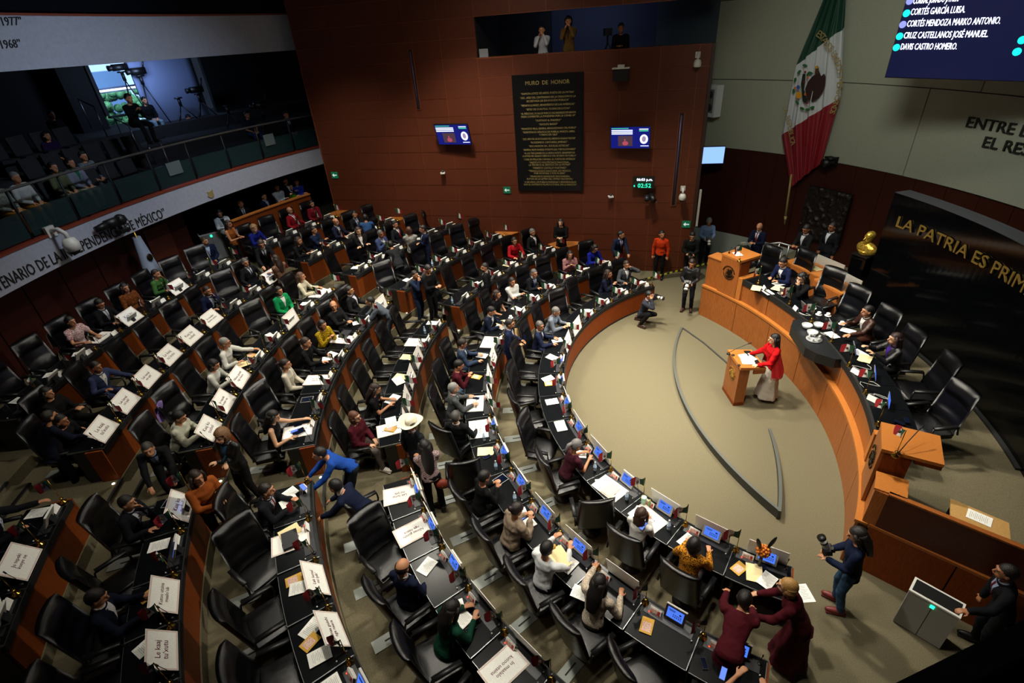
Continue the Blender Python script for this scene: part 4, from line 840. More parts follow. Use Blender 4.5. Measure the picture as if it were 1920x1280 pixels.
t = thing('glass_tray', 'row of drinking glasses on a tray on the projecting desk', 'tray', at(1526, 636, 1.70)); obj('tray', S().lathe([(.16, 0), (.17, .015)], 20), t, MATS['bright_glass'])
for i in range(6): obj('drinking_glass', S().lathe([(.02, .015), (.026, .09), (.022, .09)], 10, (.12*cos(i), .12*sin(i), 0)), t, MATS['bright_glass'])
for i, (x, y) in enumerate(((1462, 552), (1505, 590), (1548, 628), (1610, 690), (1625, 722), (1640, 745))):
    p = at(x, y, 1.69); b = S(); b.tube([p+V((.13*sin(j*.7+i)+.05*j*.3, .10*cos(j*1.1+i), .004+.02*abs(sin(j)))) for j in range(9)], .006, 5); tag(obj('cable', b, None, mat('white_cable', 'b8b8b4', .5)), f'white cable curling on the dais counter, {ORD[i]} from the far end', 'cable', 'white cables')
# dais chairs
for i, (x, y, f) in enumerate(((1442, 480, 202), (1505, 488, 195), (1563, 525, 205), (1605, 560, 196), (1660, 600, 186), (1703, 640, 176), (1765, 690, 165), (1795, 755, 180))):
    p = at(x, y, 2.02); v = (p-DC); v.z = 0; v.normalize(); p = p-v*.28; chair(f'high-backed black leather chair behind the dais, {ORD[i]} from the far end', V((p.x, p.y, .95)), f, 'black leather chairs behind the dais', True)
# speaker's podium
pd = thing('podium', 'cherry wood podium with gilt crest in the well of the floor', 'podium', (-1.42, .27, 0), 0)
obj('column', MB().box((0, 0, .53), (.24, .68, 1.06)), pd, M_DAIS); obj('base_strip', MB().box((0, 0, .05), (.25, .70, .10)), pd, M_WOOD)
obj('top', MB().box((.17, .02, 1.09), (.60, .80, .07), 0, 0, .10), pd, M_DTOP); obj('apron', MB().box((.34, -.35, .99), (.28, .04, .12)).box((.34, .38, .99), (.28, .04, .12)), pd, M_DAIS); obj('screen', MB().box((.32, .02, 1.125), (.16, .62, .02), 0, 0, .10), pd, M_BLK)
crest_parts(pd, .20, Matrix.Translation((-.125, .0, .72)) @ Euler((pi/2, 0, -pi/2)).to_matrix().to_4x4(), M_GOLD)
for i, (dx, dy, r) in enumerate(((.16, .10, .1), (.14, -.14, -.2), (.22, -.04, .4))): paper(f'white sheet on the podium top, {("far", "near", "middle")[i]} one', V((-1.42+dx, .27+dy, 1.135+.006*i)), r+pi/2, 'sheet', 'sheets on the podium')
mic_on(V((-1.62, .50, 1.15)), radians(-95), 'thin gooseneck microphone on the floor podium', .55)
b = S(); [b.lathe([(.035, 0), (.03, .03)], 12, q) for q in ((-1.60, .48, 1.15), (-1.52, .42, 1.15), (-1.55, .0, 1.14))]; tag(obj('microphone_bases', b, None, M_BLK), 'black round microphone bases on the podium front edge', 'microphone base')
# leaf shaped low barrier on the carpet
def barrier(c, r, p0, p1, lab, h0, h1):
    a0 = atan2(p0[1]-c[1], p0[0]-c[0]); a1 = atan2(p1[1]-c[1], p1[0]-c[0])
    if a1-a0 > pi: a1 -= 2*pi
    if a0-a1 > pi: a1 += 2*pi
    t = thing('low_barrier', lab, 'barrier', (0, 0, 0)); obj('board', MB().arc(r-.02, r+.02, 0, (h0, h1), degrees(a0), degrees(a1), 40, c), t, mat('dark_metal_strip', '3b3d3a', .5, .3)); obj('cap', MB().arc(r-.03, r+.03, (h0, h1), (h0+.012, h1+.012), degrees(a0), degrees(a1), 40, c), t, mat('barrier_cap', '4a4d48', .5))
barrier((5.006, -.288), 7.712, (-1.56, 3.72), (-2.06, -3.44), 'long curved low barrier on the carpet, left side of leaf shape', .03, .22)
barrier((-10.034, 1.183), 9.213, (-1.08, -1.0), (-2.06, -3.44), 'short curved low barrier on the carpet, right side of leaf shape', .03, .22)
t = thing('low_barrier', 'thin strip on the carpet running from leaf tip to the podium', 'barrier', (0, 0, 0)); b = MB(); b.tube([(-1.56, 3.72, .02), (-1.24, 2.8, .02), (-1.0, 1.76, .02), (-.92, .9, .02)], .022, 6); obj('board', b, t, MATS['dark_metal_strip'])
# caution tape
A_, B_ = at(1209, 523, .92), at(1340, 490, 1.0); t = thing('caution_tape', 'yellow and black caution tape stretched between front row and dais', 'tape', A_)
L_ = (B_-A_); N_ = 26
for i in range(N_):
    p = L_*((i+.5)/N_); obj('tape_segment', MB().box((0, 0, 0), (L_.length/N_, .004, .055), 0, 0, .0), t, (mat('tape_yellow', 'b8b82a', .6) if i % 2 else M_NOSE), loc=p, rot=(0, 0, atan2(L_.y, L_.x)))
# monolith with gilt words
ma0, mz = atc(1676.9, 363.8, 10.43, dc)
mo = thing('monolith', 'huge curved polished black stone with gilt words behind the dais', 'monument', DC)
obj('slab', MB().arc(10.43, 10.85, .95, 4.22, -25, ma0, 40), mo, mat('polished_black_stone', '040506', .1, spec=.22)); obj('top_face', MB().arc(10.43, 10.85, 4.22, 4.23, -25, ma0, 40), mo, mat('grey_stone_top', '3a3d42', .6))
obj('kerb', MB().arc(10.36, 10.44, .95, 1.0, -23, ma0, 40), mo, mat('kerb_grey', '1f2020', .6))
la, lz = atc(1681, 415, 10.41, dc); la2, lz2 = atc(1893, 512, 10.41, dc)
bend_text('LA PATRIA ES PRIMERO', .37, 10.40, la, lz, mat('gilt_dim', '8f7434', .45, .5), mo, (0, 0), 'LEFT', sx=1.2, dep=.012)
tag(obj('cabinet', MB().prism([(0, 0), (.9, -.3), (.75, -1.6), (-.1, -1.3)], 0, 2.6), None, mat('black_cabinet', '0b0b0c', .5), loc=(at(1866, 812, .95))), 'tall black cabinet at the right edge beside the monolith', 'cabinet')
# bust on pedestal
bp_ = at(1622, 476, 2.3); t = thing('pedestal', 'tall polished black pedestal under the golden bust', 'pedestal', V((bp_.x, bp_.y, .95)), radians(20)); obj('shaft', MB().box((0, 0, .67), (.42, .42, 1.33)), t, MATS['polished_black_stone']); obj('cap', MB().box((0, 0, 1.34), (.46, .46, .03)), t, M_BLK)
t = thing('bust', 'shiny golden portrait bust on a black pedestal', 'bust', V((bp_.x, bp_.y, 2.31)), radians(100)); MG = mat('polished_gold', 'e0bc50', .32, .65, kind='blotch', c2='a8832c', bump=.1)
b = MB(); b.ball((0, .03, .48), (.105, .12, .14), 16, 12); b.ball((0, .07, .37), (.08, .09, .09), 12, 8); capsule(b, (0, .15, .48), (0, .18, .43), .014, .022); capsule(b, (0, 0, .2), (0, .02, .42), .08, .065); b.ball((0, 0, .15), (.31, .16, .19), 18, 10); b.tube([(0, 0, 0), (0, 0, .10)], [.16, .2], 16); b.ball((0, -.01, .53), (.112, .125, .11), 14, 8)
for sd in (-1, 1): b.ball((sd*.09, .02, .5), (.015, .03, .04), 8, 6)
obj('bust_figure', remesh(b, .012, 2, 'bust_figure'), t, over=MG)
# mural relief
mu = thing('relief', 'dark carved bronze relief panel on the mahogany wall', 'relief', (0, 0, 0)); b = S()
b.grid(lambda u, v: PD(12.36-.10*max(0, noise.noise(V((u*9, v*11, 1))))-.05*abs(noise.noise(V((u*25, v*30, 4)))), 29.9-6.6*u, 1.55+1.65*v+.02*noise.noise(V((u*20, v*20, 9)))), 70, 64); obj('carving', b, mu, mat('relief_bronze', '1c1310', .5, .3)); obj('backing', MB().arc(12.37, 12.45, 1.55, 3.2, 23.3, 29.9, 8, dc), mu, M_BLK)
# national flag
nf = thing('national_flag', 'large hanging green white and red flag with eagle emblem', 'flag', DC)
LZ = [atc(x, y, 12.15, dc)[::-1] for x, y in ((1552, -45), (1539, 0), (1487, 127), (1463, 254), (1481, 352))]; RZ = [atc(x, y, 12.15, dc)[::-1] for x, y in ((1581, -45), (1581, 0), (1580, 52), (1575, 182), (1539, 305))]
def fl(u, v):      # v 0..4 down, u 0 left..1 right
    i = min(3, int(v)); f = v-i; z0 = LZ[i][0]+(LZ[i+1][0]-LZ[i][0])*f; a0 = LZ[i][1]+(LZ[i+1][1]-LZ[i][1])*f; z1 = RZ[i][0]+(RZ[i+1][0]-RZ[i][0])*f; a1 = RZ[i][1]+(RZ[i+1][1]-RZ[i][1])*f
    r = 12.24+.055*sin(u*26+v*1.2)+.03*sin(u*55+1)-.10*sin(pi*u); return P2(r, a0+(a1-a0)*u, z0+(z1-z0)*u)
for nm, v0, v1, m in (('green_band', 0, 2, mat('silk_green', '0b3a2b', .6)), ('white_band', 2, 3, mat('silk_white', 'b9bbc0', .6)), ('red_band', 3, 4, mat('silk_red', '7e0618', .6))):
    b = S(); b.grid(lambda u, v: fl(u, v0+(v1-v0)*v), 60, 16); obj(nm, b, nf, m)
def fpx(x, y, r=12.02): a, z = atc(1460+x/5.333, 60+y/5.333, r, dc); return P2(r, a, z)
def fpoly(pts, m, nm, r=12.02):
    P_ = [fpx(x, y, r) for x, y in pts]; c = sum(P_, V((0, 0, 0)))/len(P_); b = MB(); n = len(P_); b.add([c]+P_, [(0, 1+(i+1) % n, 1+i) for i in range(n)]); return obj(nm, b, nf, m)
def fblob(x, y, rx, ry, m, nm, r=12.0, rot=0): return fpoly([(x+rx*cos(t)*cos(rot)-ry*sin(t)*sin(rot), y+rx*cos(t)*sin(rot)+ry*sin(t)*cos(rot)) for t in [2*pi*i/10 for i in range(10)]], m, nm, r)
GRN = mat('emblem_green', '1c5a2a', .8); YEL = mat('emblem_yellow', 'c98f1c', .8); SNK = mat('snake_dark', '0e1a14', .8); ORG = mat('emblem_orange', 'b8642c', .8)
fpoly([(380, 390), (400, 380), (425, 440), (455, 415), (470, 450), (465, 530), (440, 600), (400, 660), (340, 700), (290, 680), (270, 620), (265, 570), (290, 500), (330, 450), (370, 420)], mat('eagle_brown', '2a0f0c', .8), 'eagle_body')
fpoly([(360, 420), (368, 350), (392, 335), (402, 372), (398, 420)], mat('eagle_head_brown', '4a2a14', .8), 'eagle_head', 12.0); fblob(378, 352, 16, 14, YEL, 'eagle_beak', 11.98)
fpoly([(338, 590), (343, 592), (322, 702), (314, 700)], M_FW, 'wing_line', 11.99)
fpoly([(240, 420), (268, 415), (265, 500), (250, 560), (265, 640), (290, 690), (270, 715), (240, 690), (232, 600), (222, 520)], SNK, 'snake')
for i, (x, y, q) in enumerate(((262, 335, .2), (205, 400, -.8), (165, 480, -1.3), (150, 590, 1.5), (185, 705, 1.0), (235, 765, .5), (290, 775, 0), (335, 755, -.3), (318, 410, .3), (295, 420, -.9))): fblob(x, y, 26, 14, GRN, 'laurel_leaf', 12.0, q)
fblob(200, 630, 32, 36, YEL, 'cactus'); fblob(195, 552, 18, 22, mat('emblem_blue', '2c4f9e', .8), 'emblem_piece', 11.99)
for x, y in ((265, 400), (258, 500), (285, 710)): fblob(x, y, 11, 13, M_FR, 'emblem_piece', 11.97)
for x, y in ((290, 455), (265, 622), (165, 560)): fblob(x, y, 12, 16, ORG, 'emblem_piece', 11.97)
for s_, path, sz in (('ESTADOS', [(400, 20), (440, 55), (480, 120), (525, 170)], .24), ('UNIDOS', [(552, 225), (585, 300), (610, 395)], .24), ('MEXICANOS', [(612, 480), (600, 600), (570, 710), (535, 800)], .24), ('LA REPÚBLICA', [(62, 760), (95, 880), (120, 1010), (140, 1110)], .22)):
    n_ = len(s_)
    for i, chh in enumerate(s_):
        if chh == ' ': continue
        t = i/(n_-1)*(len(path)-1); q = min(int(t), len(path)-2); f = t-q; x = path[q][0]*(1-f)+path[q+1][0]*f; y = path[q][1]*(1-f)+path[q+1][1]*f
        p = fpx(x, y, 11.98); d_ = fpx(path[q+1][0], path[q+1][1], 11.98)-fpx(path[q][0], path[q][1], 11.98); al = atan2(d_.z, -(d_.x*-sin(atan2(p.y, p.x))+d_.y*cos(atan2(p.y, p.x)))); an = degrees(atan2(p.y, p.x)); m = text_mesh(chh, sz, .003)
        def fn(q): x, y = q.x*cos(al)-q.y*sin(al), q.x*sin(al)+q.y*cos(al); return P2(11.98-q.z, an-degrees(x/11.98), p.z+y)
        obj('gilt_letter', bend_mesh(m, fn, M_GLET), nf)
obj('pole', S().tube([P2(12.2, 32.5, 3.5), P2(12.25, 32.1, 1.95)], .035, 8), nf, M_GLET); obj('pole_tip', S().tube([P2(12.25, 32.15, 2.1), P2(12.25, 32.05, 1.8)], [.05, .012], 8), nf, M_GLET)
# big vote screen
s0 = at(1660, 144, 6.39); a_, z_ = atc(1660, 144, 10.0, dc); s0 = PD(10.0, a_, z_); v_ = ROT @ V((1920-960, -(152-640), -FPX)); s1 = CAMP+v_*((z_-CAMP.z)/v_.z); sd_ = (s1-s0); sd_.z = 0; sd_.normalize(); sn = V((sd_.y, -sd_.x, 0)); sn = sn if sn.dot(DC-s0) > 0 else -sn
bs = thing('vote_screen', 'large dark blue vote screen listing names high on the stone wall', 'screen', s0, atan2(sd_.y, sd_.x))
obj('casing', MB().box((2.25, .10, 1.9), (4.54, .16, 3.84)), bs, M_BLK); obj('display', MB().box((2.25, .01, 1.9), (4.5, .02, 3.8)), bs, mat('display_blue', '060a34', emit=.6))
def pl(x, y):
    v = ROT @ V((x-960, -(y-640), -FPX)); t = (s0-CAMP).dot(sn)/v.dot(sn); p = CAMP+v*t-s0; return p.dot(sd_), p.z
rows = []; dots = MB()
for s, x, y, xe in (('CORRAL JURADO JAVIER.', 1713, 2, 1800), ('CORTÉS GARCÍA LUISA.', 1708, 23, 1812), ('CORTÉS MENDOZA MARKO ANTONIO.', 1701, 45, 1878), ('CRUZ CASTELLANOS JOSÉ MANUEL.', 1695, 67, 1856), ('DAVIS CASTRO HOMERO.', 1689, 88, 1798)):
    x0, z0 = pl(x, y); x1, z1 = pl(xe, y-10); zz = z0; L = x1-x0; sz = .17; tm = text_mesh(s, sz, .004, 'LEFT'); w = max(v.co.x for v in tm.vertices); rows.append((s, sz, x0, zz, 'LEFT', L/w))
obj('lettering', lines_mesh(rows, .004, M_LETL), bs, loc=(0, -.006, 0), rot=(pi/2, 0, 0))
for i, (x, y) in enumerate(((1706, 2), (1700, 25), (1693, 46), (1687, 68), (1681, 89), (1917, 75), (1907, 97))):
    x0, z0 = pl(x, y); b = S(); b.tube([(0, 0, 0), (0, .01, 0)], .068, 16); obj('vote_dot', b, bs, M_TEAL if i not in (0, 2) else mat('lit_lilac', '7f86d8', emit=1.0), loc=(x0, -.012, z0))
# stone wall lettering
la, lz = atc(1812, 229, 12.43, dc); bend_text('ENTRE LOS INDIVIDUOS', .34, 12.42, la, lz, M_INK, wr, (0, 0), 'LEFT', dep=.02, sx=1.15)
la, lz = atc(1843, 266, 12.43, dc); bend_text('EL RESPETO AL DERECHO', .34, 12.42, la, lz, M_INK, wr, (0, 0), 'LEFT', dep=.02, sx=1.15)
# speaker, small blue screen, white tube at the corner
a_, z_ = atc(1340, 188, 12.3, dc); t = thing('wall_loudspeaker', 'white wall loudspeaker with two round drivers on stone wall', 'speaker', PD(12.2, a_, z_), radians(a_-25)); obj('cabinet', MB().box((0, 0, 0), (.3, .50, 1.0)), t, mat('speaker_white', 'd4d6dc', .6)); obj('inner_panel', MB().box((-.151, 0, 0), (.01, .32, .74)), t, M_GREY)
for dz in (.2, -.2): b = S(); b.tube([(-.155, 0, dz), (-.165, 0, dz)], .12, 16); obj('driver', b, t, M_DGREY)
a_, z_ = atc(1332, 291, 11.6, dc); t = thing('wall_screen', 'pale blue lit screen seen edge-on beside the wood wall', 'screen', PD(11.6, a_, z_), radians(a_+32)); obj('casing', MB().box((0.02, 0, 0), (.05, .95, .60)), t, M_BLK); obj('display', MB().box((-.01, 0, 0), (.01, .90, .55)), t, mat('pale_blue_display', '7fa6f0', emit=.95))
tag(obj('white_tube', MB().box((0, 0, 0), (.07, .07, 1.25)).mesh('white_tube', M_LGREY), loc=WL(-.12, 2.55, .05), rot=(0, 0, radians(TILT))), 'vertical white tube at the right end of the wood wall', 'pipe')
t = thing('spotlight', 'black stage light clamped on the mahogany wall beside the flag', 'lamp', PD(12.2, atc(1555, 305, 12.2, dc)[0], atc(1555, 305, 12.2, dc)[1])); obj('housing', S().tube([(-.2, 0, 0), (.1, 0, 0)], [.13, .10], 12).box((0, 0, .14), (.2, .3, .06)), t, M_BLK); obj('bracket', MB().box((.15, 0, 0), (.2, .05, .3)), t, M_BLK)
# things on the wood wall
def screen_wall(s, z, w, h, lab):
    t = thing('wall_screen', lab, 'screen', WL(s, z, .34), radians(TILT)); T = Euler((radians(17), 0, radians(-4))).to_matrix().to_4x4()
    def pt(nm, b, m): b2 = MB(); b2.v = [tuple(T @ V(v)) for v in b.v]; b2.f, b2.m, b2.s = b.f, b.m, b.s; obj(nm, b2, t, m)
    pt('casing', MB().box((0, .02, 0), (w, .05, h)), M_BLK); pt('display', MB().box((0, -.01, 0), (w-.05, .01, h-.05)), mat('deep_blue_display', '0a1060', emit=.9))
    b = MB()
    for j in range(3): b.box((-.2*w+0, -.02, .33*h-.075*h*j), (.52*w, .004, .045*h))
    b.box((.33*w, -.02, .38*h), (.22*w, .004, .035*h)).box((.36*w, -.02, -.36*h), (.2*w, .004, .03*h)); pt('caption', b, mat('caption_white', 'c9d2ff', emit=1.1))
    pt('caption_green', MB().box((-.25*w, -.02, .42*h), (.42*w, .004, .03*h)).box((.33*w, -.02, .31*h), (.22*w, .004, .05*h)), mat('caption_green', '3fb58c', emit=.8))
    pt('video_image', MB().box((-.12*w, -.018, -.14*h), (.36*w, .004, .46*h)), mat('video_brown', '4a3540', emit=.6)); pt('video_speaker', S().ball((-.12*w, -.022, -.24*h), (.075*w, .004, .10*h), 10, 8).ball((-.13*w, -.022, -.09*h), (.02*w, .004, .045*h), 8, 6), mat('video_red', 'b04a60', emit=.6))
    b = S(); b.ball((.34*w, -.02, -.06*h), (.10*w, .004, .21*h), 16, 10); pt('portrait_disc', b, mat('portrait_disc', 'd6dcf5', emit=1.0)); b = S(); b.ball((.34*w, -.026, -.05*h), (.05*w, .004, .13*h), 12, 8); pt('portrait', b, mat('portrait_face', 'a08fae', emit=.6))
    obj('bracket', MB().box((0, .2, -.05), (.12, .34, .06)), t, M_DGREY)
screen_wall(8.3, 5.14, 1.28, .76, 'lit blue screen left of the honour plaque'); screen_wall(2.25, 4.92, 1.28, .76, 'lit blue screen right of the honour plaque')
t = thing('wall_clock', 'digital clock display reading 06:03 p.m. and 02:52', 'clock', WL(1.74, 3.45, .2), radians(TILT)); obj('casing', MB().box((0, .02, 0), (.72, .05, .42), 0, .15), t, M_BLK)
for s, z, sz, m in (('06:03 p.m.', .10, .125, M_LETL), ('02:52', -.085, .20, mat('lit_green_digits', '22d89c', emit=1.6))): obj('lettering', with_mat(text_mesh(s, sz, .003), m), t, loc=(.03, -.03-.06*(z < 0), z), rot=(pi/2+.15, 0, 0))
obj('indicator', MB().box((-.30, -.06, -.10), (.04, .01, .05)), t, MATS['lit_green_digits'])
t = thing('exit_sign', 'tmp', 'sign'); obj('plate', MB().box((0, 0, 0), (.27, .02, .24)), t, mat('exit_green', '0f6a44', .6, emit=.35)); b = MB(); b.box((.03, -.012, 0), (.14, .004, .035)).prism([(-.10, -.06), (-.02, 0), (-.10, .06)][::-1], -.002, .002); 
b2 = MB().box((.03, -.014, 0), (.13, .004, .035)); b2.add([(-.10, -.014, 0), (-.02, -.014, -.07), (-.02, -.014, .07)], [(0, 1, 2)]); obj('arrow', b2, t, mat('sign_white', 'd8e8dc', emit=.5))
for s, z, lb in ((13.55, 3.69, 'at the left end of the wood wall'), (6.58, 3.13, 'below the honour plaque'), (.22, 1.97, 'at the right end of the wood wall')):
    c = t if s == 13.55 else None
    if c is None: c = t.copy(); COL.objects.link(c); [(lambda k: (COL.objects.link(k), setattr(k, 'parent', c)))(k.copy()) for k in t.children]
    c.location = WL(s, z, .02); c.rotation_euler = (0, 0, radians(TILT)); c['label'] = 'green exit sign with white arrow '+lb; c['group'] = 'exit signs'
def dome_cam(p, rz, lab, s=1.0):
    t = thing('security_camera', lab, 'camera', p, rz); t.scale = (s,)*3; obj('bracket', MB().box((0, .02, .16), (.16, .06, .18)), t, M_WPL); obj('arm', S().tube([(0, 0, .17), (0, -.16, .20), (0, -.26, .12), (0, -.26, .04)], .035, 10), t, M_WPL)
    obj('housing', S().lathe([(.03, .05), (.09, .03), (.125, -.06), (.12, -.16), (.09, -.18)], 18, (0, -.26, 0)), t, M_WPL); obj('dome', S().ball((0, -.26, -.18), (.088, .088, .07), 14, 8), t, M_BLK)
dome_cam(WL(.42, 7.0, 0), radians(TILT), 'white dome camera at the top right of the wood wall', .9); dome_cam(WL(.45, 3.05, 0), radians(TILT), 'white dome camera low at the right edge of the wood wall', .95)
a_, z_ = atc(96, 437, RG); dome_cam(P2(RG-.02, a_, z_-.2), radians(a_+90+180), 'large white dome camera on the gallery front lettering', 1.5)
for s, z, lb in ((8.95, 3.78, 'left of the honour plaque'), (2.82, 2.95, 'below the right wall screen')):
    t = thing('wall_sensor', 'small white box camera on the wood wall '+lb, 'camera', WL(s, z, .12), radians(TILT)); obj('body', MB().box((0, -.02, 0), (.17, .18, .04), .3), t, M_WPL); obj('lens', S().ball((0, 0, .06), .05, 10, 8), t, M_DGREY); obj('bracket', MB().box((0, .08, .0), (.05, .1, .05)), t, M_DGREY)
def stagelight(p, rz, lab, s=1):
    t = thing('stage_light', lab, 'lamp', p, rz); t.scale = (s,)*3; obj('housing', S().tube([(0, .1, .05), (.12, -.18, -.05)], [.10, .09], 12), t, M_BLK); obj('lens_hood', S().tube([(-.12, .05, .02), (-.12, -.12, -.05)], [.08, .08], 12), t, M_DGREY); obj('bracket', MB().box((0, .12, 0), (.1, .12, .22)), t, M_BLK); obj('handle', S().tube([(.1, 0, -.1), (.25, -.05, -.16)], .02, 6), t, M_STEEL)
stagelight(WL(1.48, 2.95, .22), radians(TILT), 'black camera unit under the wall clock')
t = thing('projector_box', 'white-topped black box lamp high on the wood wall', 'lamp', WL(2.63, 6.75, .2), radians(TILT)); obj('hood', MB().box((0, -.02, .17), (.52, .30, .03)), t, M_WPL); obj('body', MB().box((0, 0, -.02), (.48, .24, .34)), t, M_BLK); obj('mount', MB().box((0, 0, .22), (.2, .2, .08)), t, M_WPL)
a_, z_ = atc(200, 420, RG); t = thing('video_camera', 'black remote video camera hanging on the gallery front', 'camera', P2(RG-.25, a_, z_+.05), radians(a_+90)); t.scale = (.8,)*3; obj('body', S().box((0, 0, 0), (.5, .26, .26)).ball((-.3, 0, 0), .2, 10, 8), t, M_BLK); obj('lens', S().tube([(.2, -.02, 0), (.62, -.12, -.05)], [.13, .10], 12), t, M_BLK)
obj('base', MB().box((-.2, .02, -.36), (.4, .3, .12)), t, M_BLK); obj('cable', S().tube([(-.5, 0, .1), (-.6, 0, -.2), (-.35, 0, -.3), (-.45, 0, -.5)], .02, 6), t, M_BLK); obj('neck', S().tube([(-.2, 0, -.3), (-.1, 0, 0)], .06, 8), t, M_BLK)
a_, z_ = atc(394, 364, RG); t = thing('wall_clock', 'small worn brass emblem on the white gallery front', 'emblem', P2(RG-.02, a_, z_), radians(a_+90)); t.name = 'emblem'; obj('plate', MB().prism([(-.1, -.1), (.02, -.13), (.12, -.04), (.07, .03), (.1, .1), (-.02, .08), (-.12, .12)], -.01, .02), t, M_GLET, rot=(pi/2, 0, 0))
# air purifiers
def purifier(p, rz, lab, s=1.0):
    t = thing('air_purifier', lab, 'appliance', p, rz); t.scale = (s,)*3; b = MB(); b.prism([(-.30, -.14), (.30, -.14), (.30, .14), (-.30, .14)], .02, .80); obj('body', b, t, mat('purifier_grey', '8f8e88', .5)); obj('rim', MB().box((0, 0, .81), (.62, .30, .03)), t, M_WPL); obj('top_grille', MB().box((0, 0, .828), (.56, .23, .01)), t, M_BLK)
    obj('indicator', MB().prism([(-.05, 0), (.05, 0), (0, -.001)], 0, 0) if 0 else MB().box((0, -.146, .74), (.05, .006, .06)), t, M_LEDG); obj('base', MB().box((0, 0, .01), (.56, .26, .03)), t, M_DGREY); obj('front_seam', MB().box((0, -.142, .36), (.006, .004, .68)), t, M_DGREY)
purifier(V((-.93, -5.62, 0)), radians(-62+12), 'silver-grey air purifier standing against the dais end wall')
purifier(V((-17.6, 9.0, 1.48)), radians(35), 'pale grey air purifier behind the last row under the gallery', 1.25)
# table with a notice on the dais platform
tp = [at(1782, 934, 1.68), at(1892, 980, 1.68), at(1895, 1011, 1.68), at(1782, 968, 1.68)]; o = tp[0].lerp(tp[2], .5); t = thing('side_table', 'pale wood side table with a white notice behind the end wall', 'table', V((o.x, o.y, .95)))
q = [(p.x-o.x, p.y-o.y) for p in tp]; obj('tabletop', MB().prism(q, .70, .73), t, mat('pale_oak', 'c59a5a', .5, kind='woodv'))
for x, y in q: obj('leg', MB().box((x*.85, y*.85, .35), (.03, .03, .70)), t, M_BLK)
u_ = (tp[1]-tp[0]); paper('white notice sheet on the pale side table', V((o.x, o.y, 1.685)), atan2(u_.y, u_.x)+pi/2)
# clerks' desk, rail and stands in the far right corner
cp = PD(10.0, 17.5, .95); t = thing('clerk_desk', 'cherry wood clerks desk with folders behind the dais chairs', 'desk', cp, radians(17)); obj('front_panel', MB().box((-.3, 0, .4), (.04, 1.5, .8)), t, M_DAIS); obj('desktop', MB().box((0, 0, .82), (.65, 1.55, .04)), t, M_DTOP); obj('divider', MB().box((.33, 0, .95), (.02, 1.3, .3)), t, M_LGREY)
for i, (dx, dy) in enumerate(((-.05, .35), (0, -.05))): paper(f'cream folder on the clerks desk, {("far", "near")[i]} one', cp+V((dx, dy, .85)), .3, 'folder')
cp = PD(9.75, 11.3, .95); t = thing('clerk_desk', 'second cherry wood clerks desk beside the golden bust', 'desk', cp, radians(11)); obj('front_panel', MB().box((-.3, 0, .4), (.04, .95, .8)), t, M_DAIS); obj('desktop', MB().box((0, 0, .82), (.60, 1.0, .04)), t, M_DTOP); obj('divider', MB().box((.3, 0, .95), (.02, .9, .25)), t, M_LGREY)
rp = [at(1437, 458, 2.0), at(1462, 455, 2.05), at(1498, 465, 2.05)]; t = thing('handrail', 'steel handrail by the steps behind the dais', 'rail', (0, 0, 0)); obj('rail', S().tube(rp, .03, 8), t, M_STEEL)
for p in (rp[1], rp[1].lerp(rp[2], .5), rp[2]): obj('post', S().tube([p, V((p.x, p.y, .95))], .025, 8), t, M_STEEL)
obj('low_rail', S().tube([at(1456, 500, 1.5), at(1470, 478, 1.6), at(1486, 492, 1.3)], .02, 8), t, M_STEEL)
bb = at(1393, 462, .9); t = thing('equipment_trolley', 'pile of black camera bags and a tripod seat behind the far lectern', 'bag', V((bb.x, bb.y, 0))); obj('bag', S().ball((0, 0, .75), (.3, .22, .24), 12, 8), t, M_DGREY); obj('bag_top', MB().box((0, 0, 1.0), (.2, .14, .1)), t, M_LGREY); obj('stool_seat', S().lathe([(.18, .55), (.2, .58)], 14, (-.55, -.1, 0)), t, M_BLK); [obj('leg', S().tube([(-.55+.15*cos(a), -.1+.15*sin(a), 0), (-.55, -.1, .55)], .015, 6), t, M_BLK) for a in (0, 2.1, 4.2)]; obj('stand', MB().box((0, 0, .3), (.3, .3, .55)), t, M_BLK)
# ceiling lamps over the chamber (their reflections show on the desks)
lm = S().lathe([(.11, 0), (.11, .02)], 14).mesh('diffuser', mat('lamp_glow', 'fff1d8', emit=60)); lr = S().lathe([(.115, .0), (.15, .0), (.15, .06), (.115, .06)], 14).mesh('rim', M_DGREY)
for i, (x, y) in enumerate([(-5.0, 1.53), (-4.7, 1.43), (-4.4, 1.46), (-4.1, 1.38), (-11.35, 2.55), (-11.05, 2.46), (-10.75, 2.4), (-10.45, 2.24), (-10.1, 2.12), (-9.46, 2.02), (-9.2, 1.9), (-3.0, -2.4), (-2.6, -2.6), (-3.4, 4.2), (-3.0, 4.4), (-8.6, -3.4), (-8.2, -3.6), (-.5, .6), (-8.5, 6.0)]):
    t = thing('ceiling_lamp', f'round recessed ceiling lamp above the chamber, {ORD[i]} in the row' if i < 19 else '', 'lamp', (x, y, ZC-.03), 0, 'round ceiling lamps'); obj('diffuser', lm, t); obj('rim', lr, t)
